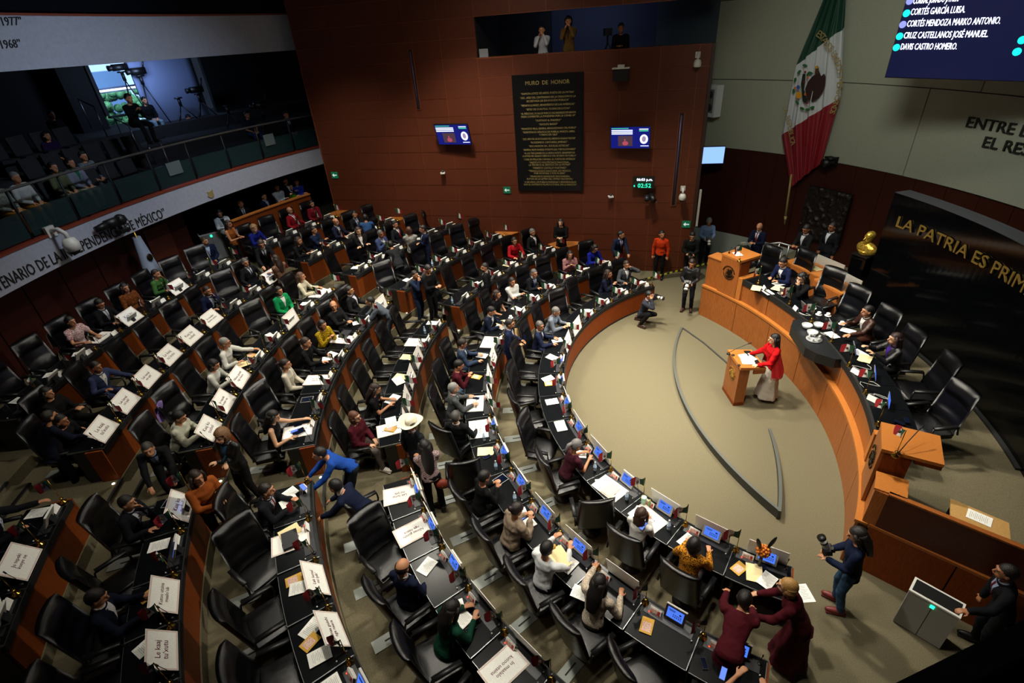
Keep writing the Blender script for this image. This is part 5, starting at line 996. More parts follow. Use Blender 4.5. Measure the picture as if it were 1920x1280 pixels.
# ------------------------------------------------------------------ seated at the desks
GRY, NAV, BLK_, DGR = '343a44', '141c36', '101114', '1c1f24'
def sit(key, label, pose, turn=0, fwd=0, **k):
    kk, sec, i, a, w = SEAT[key]; am = a+w/2; r = RR[kk]+.84+PUSH.get(key, 0)-fwd
    return person(label+', '+where(key) if len(label.split()) < 6 else label, P2(r, am, FZ[kk]), am+180+turn, pose, **k)
WHT = 'd8d8d2'
sit('1a0', 'man in grey suit and white shirt with phone at his face, front row end', 'ear', -12, tc='4a4d52', shirt='e6e6e2', hc='3a2a20')
sit('1a1', 'long-haired woman in navy beside the grey-suited man on the phone', 'phone', 25, top='shirt', tc='11162c', hair='long', hc='2a1610')
sit('1a4', 'grey-haired man in pale grey jacket writing behind an upright placard', 'write', 0, tc='6d7480', shirt='8aa5c8', hc='6a6762', pit=20)
sit('1a5', 'man in dark navy suit with hand on white papers, front row', 'desk', 10, tc=NAV, hc='55504c', yaw=40, skin=1)
sit('1a10', 'grey-haired person in maroon short-sleeved top threading beads at front row', 'write', 0, fwd=.12, top='short', tc='3d1420', bc='14100f', hair='pony', hc='6b6867', pit=20, skin=1)
sit('1a12', 'girl with brown hair and yellow flower clips holding up a phone', 'phone', 10, top='shirt', tc='d8d6d0', bc='1a1a1e', hair='wavy', hc='3b2316', sc=.9, fwd=.1)
sit('1a13', 'woman in black blouse with orange embroidery at the front row', 'desk', 5, top='shirt', tc='2c0c14', bc='3c3638', hair='bob', hc='0e0a0a', fwd=.05, tk='blotch', tc2='d8901c')
sit('2a0', 'dark-haired woman in bright blue jacket bending over her desk', 'write', 0, top='shirt', tc='12208c', hair='long', pit=20)
sit('2a1', 'woman in red and black patterned jacket at the second row', 'phone', -30, top='shirt', tc='6e1c22', hair='long', hc='24140e', tk='blotch', tc2='b89090')
sit('2a3', 'grey-haired man in black suit with blue tie writing at the second row', 'write', -10, tc='15161a', tie='2c5ac0', hc='5c5a58')
sit('2a4', 'woman in white jacket with crossed arms at the second row', 'crossed', -20, top='shirt', tc=WHT, bc='2a2c30', hair='bob')
sit('2a5', 'woman in black dress with long brown hair, second row', 'lap', 0, top='short', tc='0c0c0e', hair='long', hc='2b1a12')
sit('2a6', 'man in dark blue suit writing on a big cream sheet', 'write', 0, fwd=.1, tc='141d30', hc='15100e', pit=20)
sit('2a8', 'man with glasses in blue-grey suit behind an upright placard', 'desk', 12, tc='2c3a52', hc='241a14', extra='glasses', pit=20)
sit('2a9', 'young person in maroon jacket and jeans looking at a phone', 'phone', 5, top='shirt', tc='4c101c', bc='6f86a0', hair='short', pit=20)
sit('2a10', 'white-haired man in grey suit with dark red tie', 'desk', 15, tc='4b4f50', tie='6a1420', hc='8d8b86')
sit('2a11', 'greying man in charcoal suit and open white shirt turned sideways', 'lounge', 62, fwd=.12, tc='15171a', shirt='d5d8da', hc='4a4744', pit=20)
sit('2a13', 'dark-haired person in black hunched over in the second row', 'phone', 5, top='shirt', tc='0b0b0d', hair='short', pit=20)
sit('2a14', 'woman in beige hooded puffer coat looking at her phone', 'phone', 0, fwd=.14, top='puffy', tc='8b7966', bc='16161a', hair='bun', hc='1c1210', pit=20)
sit('2a15', 'man in white shirt holding up a cream folder', 'hold', 10, fwd=.1, top='shirt', tc='dfe2e4', bc='15161a', hc='120e0c', pit=20)
sit('2a16', 'woman in pale patterned blouse reading a printed paper', 'reach', 8, fwd=.2, top='shirt', tc='cfc2ae', bc='22201f', hair='long', hc='150f0d', tk='blotch', tc2='9a8a78', pit=20)
sit('3r0', 'grey-haired man in black suit leaning back near the wood wall', 'lounge', 8, tc='141416', shirt='d8d8d2', hc='6b6864')
sit('3r1', 'dark-haired woman in red jacket at the third row', 'desk', -20, top='shirt', tc='a80f1c', hair='bob')
sit('3c4', 'woman in black short-sleeved top writing on a pad', 'write', 0, fwd=.1, top='short', tc='0c0c0e', hair='long', hc='2a1a14', pit=20)
sit('3c5', 'woman with glasses in maroon poncho and floral sleeves', 'lap', -25, top='poncho', tc='4a0f1c', bc='5f5650', hair='bob', hc='5a3420', extra='glasses', skin=3, shoe='c8c2b8')
sit('3l2', 'balding man in navy suit turned to his neighbour', 'lap', 30, tc='101830', hair='bald', hc='241a16', pit=20, fwd=.05)
sit('3l3', 'woman in dark green top writing with an orange pencil', 'write', 0, fwd=.14, top='shirt', tc='0b3d2c', hair='wavy', hc='140e0c', pit=20)
sit('4c0', 'man in black suit and pale open shirt, first seat by the far aisle', 'lounge', 10, tc='141417', shirt='c8c8d4', hc='1a1310')
sit('4c1', 'balding man in black suit with clasped hands talking to a colleague', 'clasp', -15, tc='121215', shirt=None, hair='bald', hc='18120f', yaw=40)
sit('4c2', 'woman in black and yellow blouse at the fourth row', 'phone', -20, top='shirt', tc='c8a40c', bc='141414', hair='bob', tk='blotch', tc2='0c0c0c')
sit('4c3', 'woman in black with tied brown hair at the fourth row', 'desk', 0, top='shirt', tc='0e0e10', hair='bun', hc='2c1c14')
sit('4c4', 'woman in cream jacket with dark ponytail at the fourth row', 'lap', 5, top='shirt', tc='cfc8b4', bc='1c1c1e', hair='pony', hc='20140f')
sit('4c6', 'woman in black sleeveless dress holding a blue phone', 'reach', 0, fwd=.14, top='less', tc='0b0b0d', bot='short', hair='long', hc='150f0d', skin=3, pit=20)
sit('4l0', 'man in dark suit and red tie signing papers at near block', 'write', -15, fwd=.1, tc='17191d', tie='8a1626', hc='1f1612')
sit('5r2', 'man in dark suit with bright red tie by the third seat, fifth row', 'lounge', 10, tc='16181f', shirt='e2e2e0', tie='a81420')
sit('5r3', 'grey-haired man in blue-grey jacket holding a phone, fifth row', 'phone', 0, tc='3d4a72', shirt='c8c8d0', hc='5d5a58', skin=2)
sit('5c0', 'long-haired woman in cream jacket at the fifth row end', 'desk', 20, top='shirt', tc='cdc6ac', hair='long', hc='5a3c28')
sit('5c1', 'woman in bright green jacket and white top at the fifth row', 'lap', -15, top='suit', tc='0a8a4c', shirt='e0e0da', bc='d8d8d0', hair='bob')
sit('5c4', 'grey-haired man with glasses in white shirt at the fifth row', 'reach', 5, top='shirt', tc='d6d6cc', bc='1f1f22', hc='8a8882', extra='glasses')
sit('5c5', 'dark-haired woman in white blouse leaning on her desk', 'write', 5, fwd=.1, top='shirt', tc='d4d4ca', hair='bob', pit=20)
sit('5c7', 'woman in fluffy white striped sweater with tied black hair', 'write', 0, fwd=.14, top='puffy', tc='c9c9b4', bc='141414', hair='bun', pit=20)
sit('5l0', 'man in black suit with hand to face at the near block, fifth row', 'chin', -15, tc='14151a', hc='1a1210')
sit('5l2', 'dark-haired man in navy suit reading an ochre magazine', 'desk', 0, fwd=.04, tc='101628', shirt='d8d8d8', hc='1b1310', pit=20)
sit('6r1', 'man in black suit and blue tie seated at the sixth row', 'desk', -5, tc='14161b', tie='4a6aa8', hc='1a1410', yaw=40)
sit('6r2', 'bald man in navy suit with lilac tie at the sixth row', 'desk', 15, tc='131a30', tie='7a5a90', hair='bald', hc='3a2a20')
sit('6r3', 'man in dark blue sweater with folded hands below the last row', 'crossed', 10, top='shirt', tc='17243f', bc='4c4c40', hc='1a1310')
sit('6r4', 'woman in black with wavy hair at the sixth row aisle seat', 'write', 10, top='shirt', tc='101012', hair='wavy', hc='2f1d14')
sit('6c0', 'grey-haired man in black suit looking toward the dais', 'lounge', -15, tc='141519', shirt='b8bcc4', tie='14161c', hc='55524f')
sit('6c2', 'man in navy suit and pale tie with hand at chin', 'chin', -10, tc='131a38', tie='8fa8b0', hc='1f1612')
sit('6c6', 'man in blue-grey jacket and white shirt leaning back', 'reach', -15, tc='333c5c', shirt='dcdad4', hc='1d1512', skin=1)
sit('6c7', 'woman in black with long black hair resting her hands', 'clasp', -5, top='shirt', tc='0d0d0f', hair='long', hc='0d0a0a')
sit('6c8', 'person with reddish face leaning over beside a standing man', 'knees', -10, top='shirt', tc='121214', hc='140e0c', skin=1)
sit('7r0', 'woman in red and black top at the last row wall seat', 'lap', -10, top='shirt', tc='7a1420', hair='bob', tk='blotch')
sit('7r1', 'man in red jacket and red tie leaning back at last row', 'lounge', 12, tc='8a0f1c', shirt='e0dedc', tie='a01420', hair='bald', hc='5c5652')
sit('7r3', 'woman with curly blond hair and blue blouse at last row', 'write', 0, top='shirt', tc='14207a', hair='curly', hc='9a7a50', skin=3)
sit('7c2', 'man in green jacket leaning on one arm at the last row', 'chin', 10, top='shirt', tc='3f6b34', hc='2a1c14')
sit('7c3', 'woman in black and orange floral blouse at the last row', 'lap', -15, top='shirt', tc='8a4a1c', hair='long', tk='blotch', tc2='0c0a08')
sit('7c4', 'man in black suit with pale tie looking down, last row', 'desk', -5, tc='121216', tie='7a7a80', hc='18110e', pit=20)
sit('7c5', 'woman in red and white embroidered blouse at the last row', 'desk', -10, top='short', tc='8a2028', bc='3a1218', hair='bob', hc='120c0a', tk='blotch', tc2='d0ccc8')
sit('6l0', 'man in dark suit with one hand on his desk at lower left', 'reach', 10, tc='121318', hc='18110e')
# ------------------------------------------------------------------ standing or elsewhere on the floor
def hd(x, y, z0, h): p = at(x, y, z0+h); return V((p.x, p.y, z0))
def tocen(p, c=(0, 0)): return degrees(atan2(c[1]-p.y, c[0]-p.x))
def st(label, px, z0, h, face, pose, **k):
    p = hd(px[0], px[1], z0, h); dw = (p-WA).dot(WN)
    if dw < .40 and p.x < -.2: u = CAMP-p; u.z = 0; u.normalize(); p = p+u*((.40-dw)/u.dot(WN))
    off = {'bend': .62, 'bend2': .80, 'lean': .34}.get(pose, .08)
    if face is None: face = tocen(p)
    f = V((cos(radians(face)), sin(radians(face)), 0)); return person(label, p-f*off, face, pose, **k)
st('man in navy suit with yellow tie holding an envelope and a phone', (955, 612), 0, 1.62, -8, 'camlow', tc='131d3a', shirt='c8d0dc', tie='8a6a2c', hc='1a1210', extra='glasses beard')
st('man in black suit leaning on the third row desk and looking back', (907, 511), .15, 1.52, 170, 'stand', tc='121316', shirt='9aa4b4', hc='15100d', extra='beard', yaw=-40)
st('standing man in black suit reading papers in the far aisle', (804, 511), .74, 1.60, -40, 'standp', tc='0f1012', shirt=None, hc='140f0d', pit=20)
st('man in navy jacket holding a phone up in the far aisle', (781, 523), .74, 1.40, -30, 'phone' if 0 else 'standc', tc='16243c', shirt=None, hc='15100e', sc=.9)
st('man in grey jacket bending over the end of a fourth row desk', (678, 579), .42, 1.36, 190, 'bend', tc='59626c', shirt=None, hc='140f0d')
st('standing man in navy suit behind the fifth row desk', (792, 434), .74, 1.62, 200, 'standx', tc='141c34', shirt='9fb0c8', tie='4a5a80', hc='15100e')
st('woman in black and white patterned blouse seen from behind', (768, 439), .74, 1.56, 100, 'standx', top='shirt', tc='b0aea6', bc='0e0e10', hair='bob', hc='4a2c1c', tk='blotch', tc2='1c1c1c')
st('person in dark grey jacket bending over a fifth row desk', (729, 467), .74, 1.30, 120, 'bend', tc='1d1f22', shirt=None, hc='15100e')
st('woman in black suit with long hair and folded arms in the far block', (674, 441), .99, 1.56, -60, 'standx', top='suit', tc='161415', shirt='d8d4cc', hair='long', hc='2c1a12', skin=3)
st('person in denim blue jacket seen from behind at the sixth row', (686, 412), .99, 1.55, 100, 'lean', top='shirt', tc='2c4a78', bc='14161c', hair='short', hc='0e0a0a')
st('man in black suit standing in the middle aisle above the fifth row', (496, 474), 1.23, 1.36, -60, 'lean', tc='121316', shirt='c8c8cc', tie='16181c', hc='3a2e26', pit=20)
st('woman with brown hair in patterned shawl seen from behind', (519, 496), .99, 1.52, 150, 'standx', top='shirt', tc='7a5844', bc='3a1c16', hair='long', hc='2f1b12', tk='blotch')
HATM = st('man in white cowboy hat and grey suit standing in the near aisle', (775, 795), .15, 1.66, 60, 'stand', tc='20262c', shirt='8f9ab4', hair='short', hc='2a201a', yaw=-40)
st('woman with very long black hair and plaid shirt seen from behind', (798, 845), .15, 1.56, 105, 'standx', top='shirt', tc='b09c98', bc='121216', hair='vlong', hc='0f0b0b', tk='blotch', shoe='1a1614', tc2='5a4048')
st('man in bright blue jacket bending over the fourth row desk', (577, 880), .42, 1.30, 205, 'bend', top='shirt', tc='1c49a0', bc='16181f', hc='0f0b0a')
st('man in navy suit and black sneakers leaning across the desk', (603, 919), .42, 1.42, 170, 'bend', tc='0f1730', shirt='dfe3e8', hc='0d0a0a', shoe='e8e8e8')
st('curly blond woman in black leather coat standing in near aisle', (420, 832), .74, 1.54, -110, 'chin' if 0 else 'standx', top='suit', tc='111214', shirt='3c6a88', hair='curly', hc='8a6440', skin=3, tk='leather')
st('woman in orange blouse with long brown hair behind a chair', (378, 912), .74, 1.50, -30, 'standp', top='shirt', tc='a35420', bc='101012', hair='long', hc='2c1911')
st('man in black suit bending with hands on the fifth row desk', (286, 872), .74, 1.38, -60, 'bend', tc='131417', shirt='98a6c4', tie='3a4a78', hc='3a3532')
st('man in navy jacket seen from behind bending at the sixth row', (114, 800), .99, 1.36, 60, 'lean', tc='0e1424', shirt=None, hc='161009')
p = at(1208, 612, 0); PH = {}; PH[0] = person('crouching photographer in grey suit and pink tie with white lens', V((p.x-.05, p.y+.15, 0)), -40, 'crouch', tc='2a2e38', shirt='c0c4cc', tie='c0586a', bc='0e0e10', hc='120d0b', shoe='3a2418')
p = at(1430, 748, 0); spk = person('woman speaker in red shawl and white skirt at the podium', V((-.66, .14, 0)), 172, 'speak', top='poncho', tc='c00c14', bot='long', bc='c9c2b4', hair='vlong', hc='0d0a0c', skin=3, sc=1.0)[0]
b = S(); b.grid(lambda u, v: V(((.15+.20*v+.02*sin(u*40)*v)*cos(radians(20-220*u)), .03+.06*(1-v)+(.13+.13*v)*sin(radians(20-220*u)), 1.43-.58*v-.05*v*sin(u*9))), 40, 14); obj('shawl', b, spk, mat('red_shawl', 'b80c14', .8, kind='cloth', c2='9a0810'))
b = MB()
for i in range(40): a = radians(20-220*(i+.5)/40); b.box((.35*cos(a), .03+.26*sin(a), .80), (.008, .008, .10))
o_ = obj('fringe', b, spk, MATS['red_shawl']); o_['kind'] = 'stuff'
PH[1] = st('photographer with long curly hair, blue coat and jeans', (1607, 1012), 0, 1.60, 150, 'camlow', top='suit', tc='101a34', shirt=None, bc='3a5878', hair='wavy', hc='1d1714', shoe='6a2420', pit=20)
PH[2] = person('photographer in dark leather jacket with zoom lens near the tape', V((-1.08, 4.80, 0)), -120, 'camlow', top='suit', tc='14161a', shirt=None, bc='141720', hc='2a1a12', pit=20, shoe='3a1c12', tk='leather')
PH[4] = st('person in black shirt looking at camera by the wall corner', (1298, 442), 0, 1.58, -110, 'camlow', top='shirt', tc='121310', hair='short', pit=20, hc='140f0e')
PH[3] = st('grey-haired photographer in dark vest over blue shirt', (1329, 418), 0, 1.64, -100, 'camlow', top='shirt', tc='7f97c4', bc='14161e', hc='8c8984', pit=20)
st('security guard in bright orange vest and dark trousers', (1241, 432), 0, 1.66, -120, 'stand', top='shirt', tc='c8380c', bc='0d0e12', hc='0f0c0b', yaw=-40)
st('man in navy suit walking beside the wood wall with papers', (1163, 430), 0, 1.66, -70, 'walk', tc='16223c', shirt='b8b4c8', tie='6a4a78', hc='0f0c0b', yaw=-40)
person('woman in black standing against wood wall below the plaque', WL(4.53, .42, .45), -105, 'standp', top='shirt', tc='0b0b0c', bot='long', hair='long', hc='1a100c', skin=3)
st('bald man in navy suit and red tie behind the far lectern', (1423, 430), .3, 1.62, -140, 'standp', tc='0e1630', shirt='d0d4dc', tie='7a1c30', hair='bald', hc='4a3a30', pit=20)
def dch(x, y, h=1.22, push=0): p = at(x, y, .95+h); return V((p.x, p.y, .95))
person('man in navy blazer with open white shirt reading at the dais', dch(1480, 492), 200, 'write', tc='101a3c', shirt='e2e4e8', hc='1a1210', pit=20)
person('dark-haired woman in black with hand at her chin on the dais', dch(1515, 522), 195, 'chin', top='shirt', tc='0c0c0f', hair='long', hc='120d0d', skin=3, pit=20)
person('man in brown leather jacket holding a cup at the dais', dch(1640, 588), 176, 'reach', tc='3a1d12', shirt='dcdcda', hc='14100e', tk='leather', yaw=0)
person('woman in black leather jacket and purple top at the dais', dch(1690, 642), 168, 'hold', tc='111113', shirt='3a2080', hair='long', hc='2a1612', skin=3, tk='leather')
st('man in black suit looking at a red phone by the rail', (1510, 437), .95, 1.58, -160, 'standp', tc='0e0f12', shirt='b0b0b4', hc='120d0b', pit=20, skin=2)
st('man with glasses in black suit standing before the carved relief', (1557, 430), .95, 1.64, -165, 'stand', tc='0f1116', shirt='c0c4cc', hc='1c1410', extra='glasses', skin=2)
st('woman in burgundy coat bending over the end of front row', (1400, 1108), .15, 1.12, 55, 'bend2', top='shirt', tc='4a0c18', bot='long', hair='short', hc='100c0c')
st('blond woman in burgundy suit bending at the front row end', (1463, 1112), 0, 1.46, 150, 'lean', top='suit', tc='4a0c18', shirt=None, bot='long', hair='bob', hc='b08448', skin=3)
st('man in dark suit and red tie leaning on the dais ledge', (1905, 1085), 0, 1.62, 150, 'rest', tc='0e0f13', shirt='8f9ab8', tie='5c0f1c', hc='16100e', skin=1)
person('person filming the floor with a phone from the second row end', P2(RR[2]+.95, 237.6, .15), 50, 'hold', top='short', tc='1a1a1e', hair=None)
# back of the room
person('bearded man in navy suit seated against the back wall', P2(18.3, 156.9, 1.48), -55, 'lap', tc='101a38', shirt='9fb4d0', hc='3a2a20', extra='beard', yaw=-40)
st('woman in white jacket standing beside the air purifier', (414, 406), 1.48, 1.58, -50, 'standp', top='suit', tc='bfc8cc', shirt='141416', bc='0c0c0e', hair='bob', pit=20)
st('woman in orange sleeveless top at the last row aisle', (432, 430), 1.48, 1.52, -10, 'standp', top='less', tc='8a4a16', bc='101012', hair='long', hc='1a1110', skin=1)
for px, lb, kw in (((453, 389), 'balding man in black suit behind the wood parapet', dict(tc='111114', shirt='c8c8cc', tie='1a1a20', hair='bald')), ((494, 373), 'man in navy suit with hand to ear behind the parapet', dict(tc='141c38', shirt='b0b8c8')),
   ((519, 356), 'woman in pale blouse behind the wood parapet', dict(top='shirt', tc='b8bcbc', hair='bun')), ((534, 344), 'man in black suit with open collar behind the parapet', dict(tc='101014', shirt='d0d0d0', hc='3a2a22')),
   ((543, 355), 'person in fluorescent green vest behind the wood parapet', dict(top='shirt', tc='7ac818', hair='short')), ((556, 346), 'person in bright blue jacket leaning at the parapet end', dict(top='shirt', tc='1a2e9a', hair='short'))):
    p = at(px[0], px[1], 3.05); r = min(hypot(p.x, p.y), 19.4); a = atc(px[0], px[1], r)[0]; z = atc(px[0], px[1], r)[1]
    person(lb, P2(r, a, z-1.60 if z-1.60 > 1.45 else 1.48), a+180+random.uniform(-30, 30), 'crossed' if 0 else 'standx', hc=kw.pop('hc', '15100e'), **kw)
# ------------------------------------------------------------------ press gallery and the niche
def gp(label, px, zf, h, pose, face=None, **k):
    p = at(px[0], px[1], zf+h); a = degrees(atan2(p.y, p.x)); rr_ = max(hypot(p.x, p.y), 19.45); person(label, P2(rr_, a, zf), (a+180) if face is None else face, pose, **k)
M_GS = mat('gallery_seat', '14161a', .8)
def gseat(p, a, lab): t = thing('gallery_seat', lab, 'seat', p, radians(a), 'dark gallery seats'); obj('seat', MB().box((0, 0, .42), (.48, .5, .10)), t, M_GS); obj('backrest', MB().box((.24, 0, .72), (.08, .5, .56), 0, 0, .15), t, M_GS); obj('pedestal', MB().box((0, 0, .18), (.1, .3, .37)), t, M_GS)
k_ = 0
for r, z, a0 in ((19.45, 4.53, 158.5), (20.9, 4.96, 154.5), (22.3, 5.41, 157.5)):
    for i in range(6 if r > 20 else 7):
        gseat(P2(r, a0+i*1.75, z), a0+i*1.75, f'dark gallery seat, {ORD[i]} from the steps, {("front", "middle", "rear")[k_]} gallery row')
    k_ += 1
gp('man in dark suit and white shirt at the far end of the gallery', (537, 220), 4.53, 1.22, 'lap', tc='14182a', shirt='b8c4d8', tie='1c3040')
gp('man with red headset in navy polo shirt in the gallery', (463, 220), 4.53, 1.22, 'lap', top='short', tc='1a2238', bc='27386a')
gp('man in dark shirt squatting over equipment in the gallery', (353, 225), 4.55, 1.24, 'lap', top='short', tc='241d22', bc='20222a', pit=20)
gp('man in pale jeans seated high on the gallery steps', (272, 196), 5.40, 1.18, 'lap', top='shirt', tc='0a0a0c', bc='7f9cae', hc='0c0a0a')
gp('silhouette of a camera operator before the bright window', (243, 190), 5.86, 1.22, 'phone', top='shirt', tc='08080a', hc='080808')
gp('man in black suit and blue tie in the second gallery row', (123, 250), 4.96, 1.24, 'lap', tc='12131a', shirt='9fb6dc', tie='1c3c6a', bc='4c545a')
gp('dark-haired woman in purple sweater in the second gallery row', (88, 262), 4.96, 1.20, 'lap', top='shirt', tc='2a1440', bc='2a2c34', hair='bob')
gp('person in dark shirt with pale trousers in rear gallery row', (97, 222), 5.41, 1.20, 'lap', top='short', tc='101018', bc='5f7286')
gp('older person in olive jacket at the gallery front', (108, 322), 4.53, 1.20, 'lap', top='shirt', tc='5c6244', bc='7c7c60', hair='bob')
gp('woman in pale grey cardigan and green top at gallery front', (140, 312), 4.53, 1.22, 'lap', top='suit', tc='7c8090', shirt='1c6a4a', bc='a8a68c', hair='bob')
gp('woman in striped shawl at the gallery front', (155, 298), 4.53, 1.24, 'lap', top='poncho', tc='6a7078', bc='3c4650', hair='short', hc='2c2a28', tk='blotch')
gp('woman in white and black embroidered top at gallery left edge', (40, 352), 4.53, 1.20, 'lap', top='shirt', tc='7d8478', bc='b4781c', hair='bob', tk='blotch')
gp('grey-haired person in white behind the gallery rail', (45, 332), 4.53, 1.32, 'lap', top='shirt', tc='b8bcb4', bc='c08018', hair='short', hc='7a7a78')
gp('person in pale shirt deep in the gallery at left', (22, 200), 5.41, 1.2, 'lap', top='shirt', tc='3c4048', bc='24262c')
def nperson(lab, s, zh, off, pose, **k): q = WL(s, 6.4+zh, -off); person(lab, q, 180+TILT+90, pose, **k)
nperson('photographer in dark vest and white sleeves in the wall opening', 5.2, -.05, .55, 'standc', top='shirt', tc='b9bdc4', bc='101012', hc='0c0a0a')
nperson('curly-haired person in mustard jacket filming from the opening', 4.35, .12, .55, 'standc', top='suit', tc='6a5024', shirt='3a2a1c', hair='afro' if 0 else 'curly', hc='0f0b0a')
nperson('man in dark clothes leaning on the sill of opening', 2.72, -.15, .45, 'standp', top='shirt', tc='0c0d14', bc='0c0d14', hc='0c0a0a', skin=2)
# ------------------------------------------------------------------ props held or worn
def prop_cam(lab, p, face, pit=0, white=True, s=1.0):
    t = thing('photo_camera', lab, 'camera', p, radians(face-90)); t.rotation_euler = (radians(-pit), 0, radians(face-90)); t.scale = (s,)*3
    obj('body', MB().box((0, 0, 0), (.15, .08, .11)).box((0, 0, .07), (.06, .06, .04)), t, M_BLK); obj('lens', S().tube([(0, .03, 0), (0, .12, 0), (0, .22, 0)], [.04, .045, .052], 14), t, M_WPL if white else M_BLK); obj('lens_ring', S().tube([(0, .12, 0), (0, .15, 0)], .049, 14).tube([(0, .20, 0), (0, .24, 0)], .055, 14), t, M_BLK)
def inhand(i, f=.12, up=.05):
    t, J, H = PH[i]; m = (J['wr', 1]+J['wr', -1])/2*1.05+V((0, f, up)); return t.location+Matrix.Rotation(t.rotation_euler.z, 3, 'Z') @ m
def near(x, y, z): return at(x, y, z)
prop_cam('camera with white lens raised by the crouching photographer', inhand(0, .12, .04), -40, 0)
prop_cam('big white-lens camera held by the curly-haired photographer', inhand(1, .04, .08), 150, -60, s=1.1)
prop_cam('camera with white zoom lens held near the tape', inhand(2), -120, 35, s=1.3)
prop_cam('camera with white lens hanging before the vest', inhand(3), -100, 50, s=1.2)
prop_cam('small dark camera held by the corner photographer', inhand(4), -110, 20, False)
hp = HATM[0].location+Matrix.Rotation(HATM[0].rotation_euler.z, 3, 'Z') @ (HATM[2].to_translation()*1.05); t = thing('cowboy_hat', 'cream white cowboy hat worn by the man in grey', 'hat', V((hp.x, hp.y, hp.z+.055)), radians(-30)); t.scale = (1.1,)*3
b = S(); b.grid(lambda u, v: V(((.10+.11*v)*1.05*cos(2*pi*u), (.12+.10*v)*sin(2*pi*u), .055*v*v*abs(cos(2*pi*u))**2*1.2)), 32, 5); obj('brim', b, t, mat('hat_felt', 'd8d2bc', .8)); b = S(); b.lathe([(.105, 0), (.10, .06), (.085, .11), (.04, .125), (.01, .115)], 24); b.v = [(x*.95, y*1.18, z-.02*(abs(x) < .03)*(z > .1)) for x, y, z in b.v]; obj('crown', b, t, MATS['hat_felt']); obj('hat_band', S().lathe([(.107, 0), (.104, .02)], 24), t, mat('hat_band', 'b0a890', .7))
hb = hd(798, 845, .15, 1.56); t = thing('handbag', 'reddish brown leather shoulder bag of the long-haired woman', 'bag', V((hb.x+.22, hb.y-.12, .95))); obj('bag', S().ball((0, 0, 0), (.14, .08, .11), 14, 8), t, mat('bag_leather', '8a3420', .45, kind='leather', bump=.3)); obj('strap', S().tube([(-.1, 0, .08), (-.2, .04, .3), (-.22, .08, .5)], .012, 6), t, MATS['bag_leather']); obj('clasp', S().ball((0, -.08, .02), .015, 8, 6), t, M_BRASS)
paper('printed paper held by the woman in pale patterned blouse', near(1090, 1112, 1.02), radians(60)); fo = tag(obj('folder', fold_m, None, loc=V(P2(RR[2]+.40, SEAT['2a15'][3]+3.9, .15+1.02)), rot=(.5, .15, radians(40))), 'cream folder held up by the man in white shirt', 'folder')
tag(obj('envelope', MB().box((0, 0, 0), (.22, .30, .01)).mesh('envelope', mat('kraft_envelope', 'a88a5c', .8)), loc=near(972, 625, 1.15), rot=(1.1, .3, .6)), 'brown kraft envelope under the navy-suited man\'s arm', 'envelope')
def hphone(lab, p, rot, lit=False): t = thing('smartphone', lab, 'phone', p); t.rotation_euler = rot; obj('body', MB().box((0, 0, 0), (.075, .155, .01)).mesh('body', M_BLK), t); obj('screen', MB().box((0, 0, .006), (.066, .142, .002)).mesh('screen', mat('lit_phone', '5a7ad8', emit=.9) if lit else mat('dark_screen', '0a1228', .1)), t)
hphone('lit smartphone held up to film at the bottom edge', near(1356, 1262, 1.12), (.5, 0, -.6), True)
hphone('smartphone held by the woman in puffer coat', near(978, 972, 1.08), (.4, 0, -1.2), True)
hphone('bright smartphone held by the girl with flower clips', near(1206, 985, 1.02), (.5, 0, -.9), True)
hphone('blue-cased smartphone held by woman in black dress', near(552, 808, 1.70), (.2, 0, -1.4), True)
hphone('pale smartphone held by the man in bright blue jacket', near(568, 913, 1.62), (.2, 0, .8), True)
hphone('dark smartphone held up by navy-suited man with envelope', near(984, 632, 1.25), (1.2, 0, .4))
t = thing('tumbler', 'pale green lidded tumbler beside a small bottle, front row', 'cup', SP('1a12', .12, .10, .762)[0]); obj('tumbler', S().lathe([(.035, 0), (.045, .10), (.048, .17)], 14), t, mat('pale_green_plastic', '9fc8a4', .4)); obj('lid', S().lathe([(.05, .17), (.05, .185), (.03, .19)], 14), t, mat('pale_green_lid', 'b8dcc0', .4))
t = thing('small_bottle', 'small green and yellow bottle next to the pale tumbler', 'bottle', SP('1a12', .22, .06, .762)[0]); obj('bottle', S().lathe([(.025, 0), (.026, .09), (.012, .13), (.012, .15)], 12), t, mat('olive_bottle', '7f9a4a', .3)); obj('cap', S().lathe([(.014, .15), (.014, .165)], 10), t, mat('yellow_cap', 'd8b83a', .5))
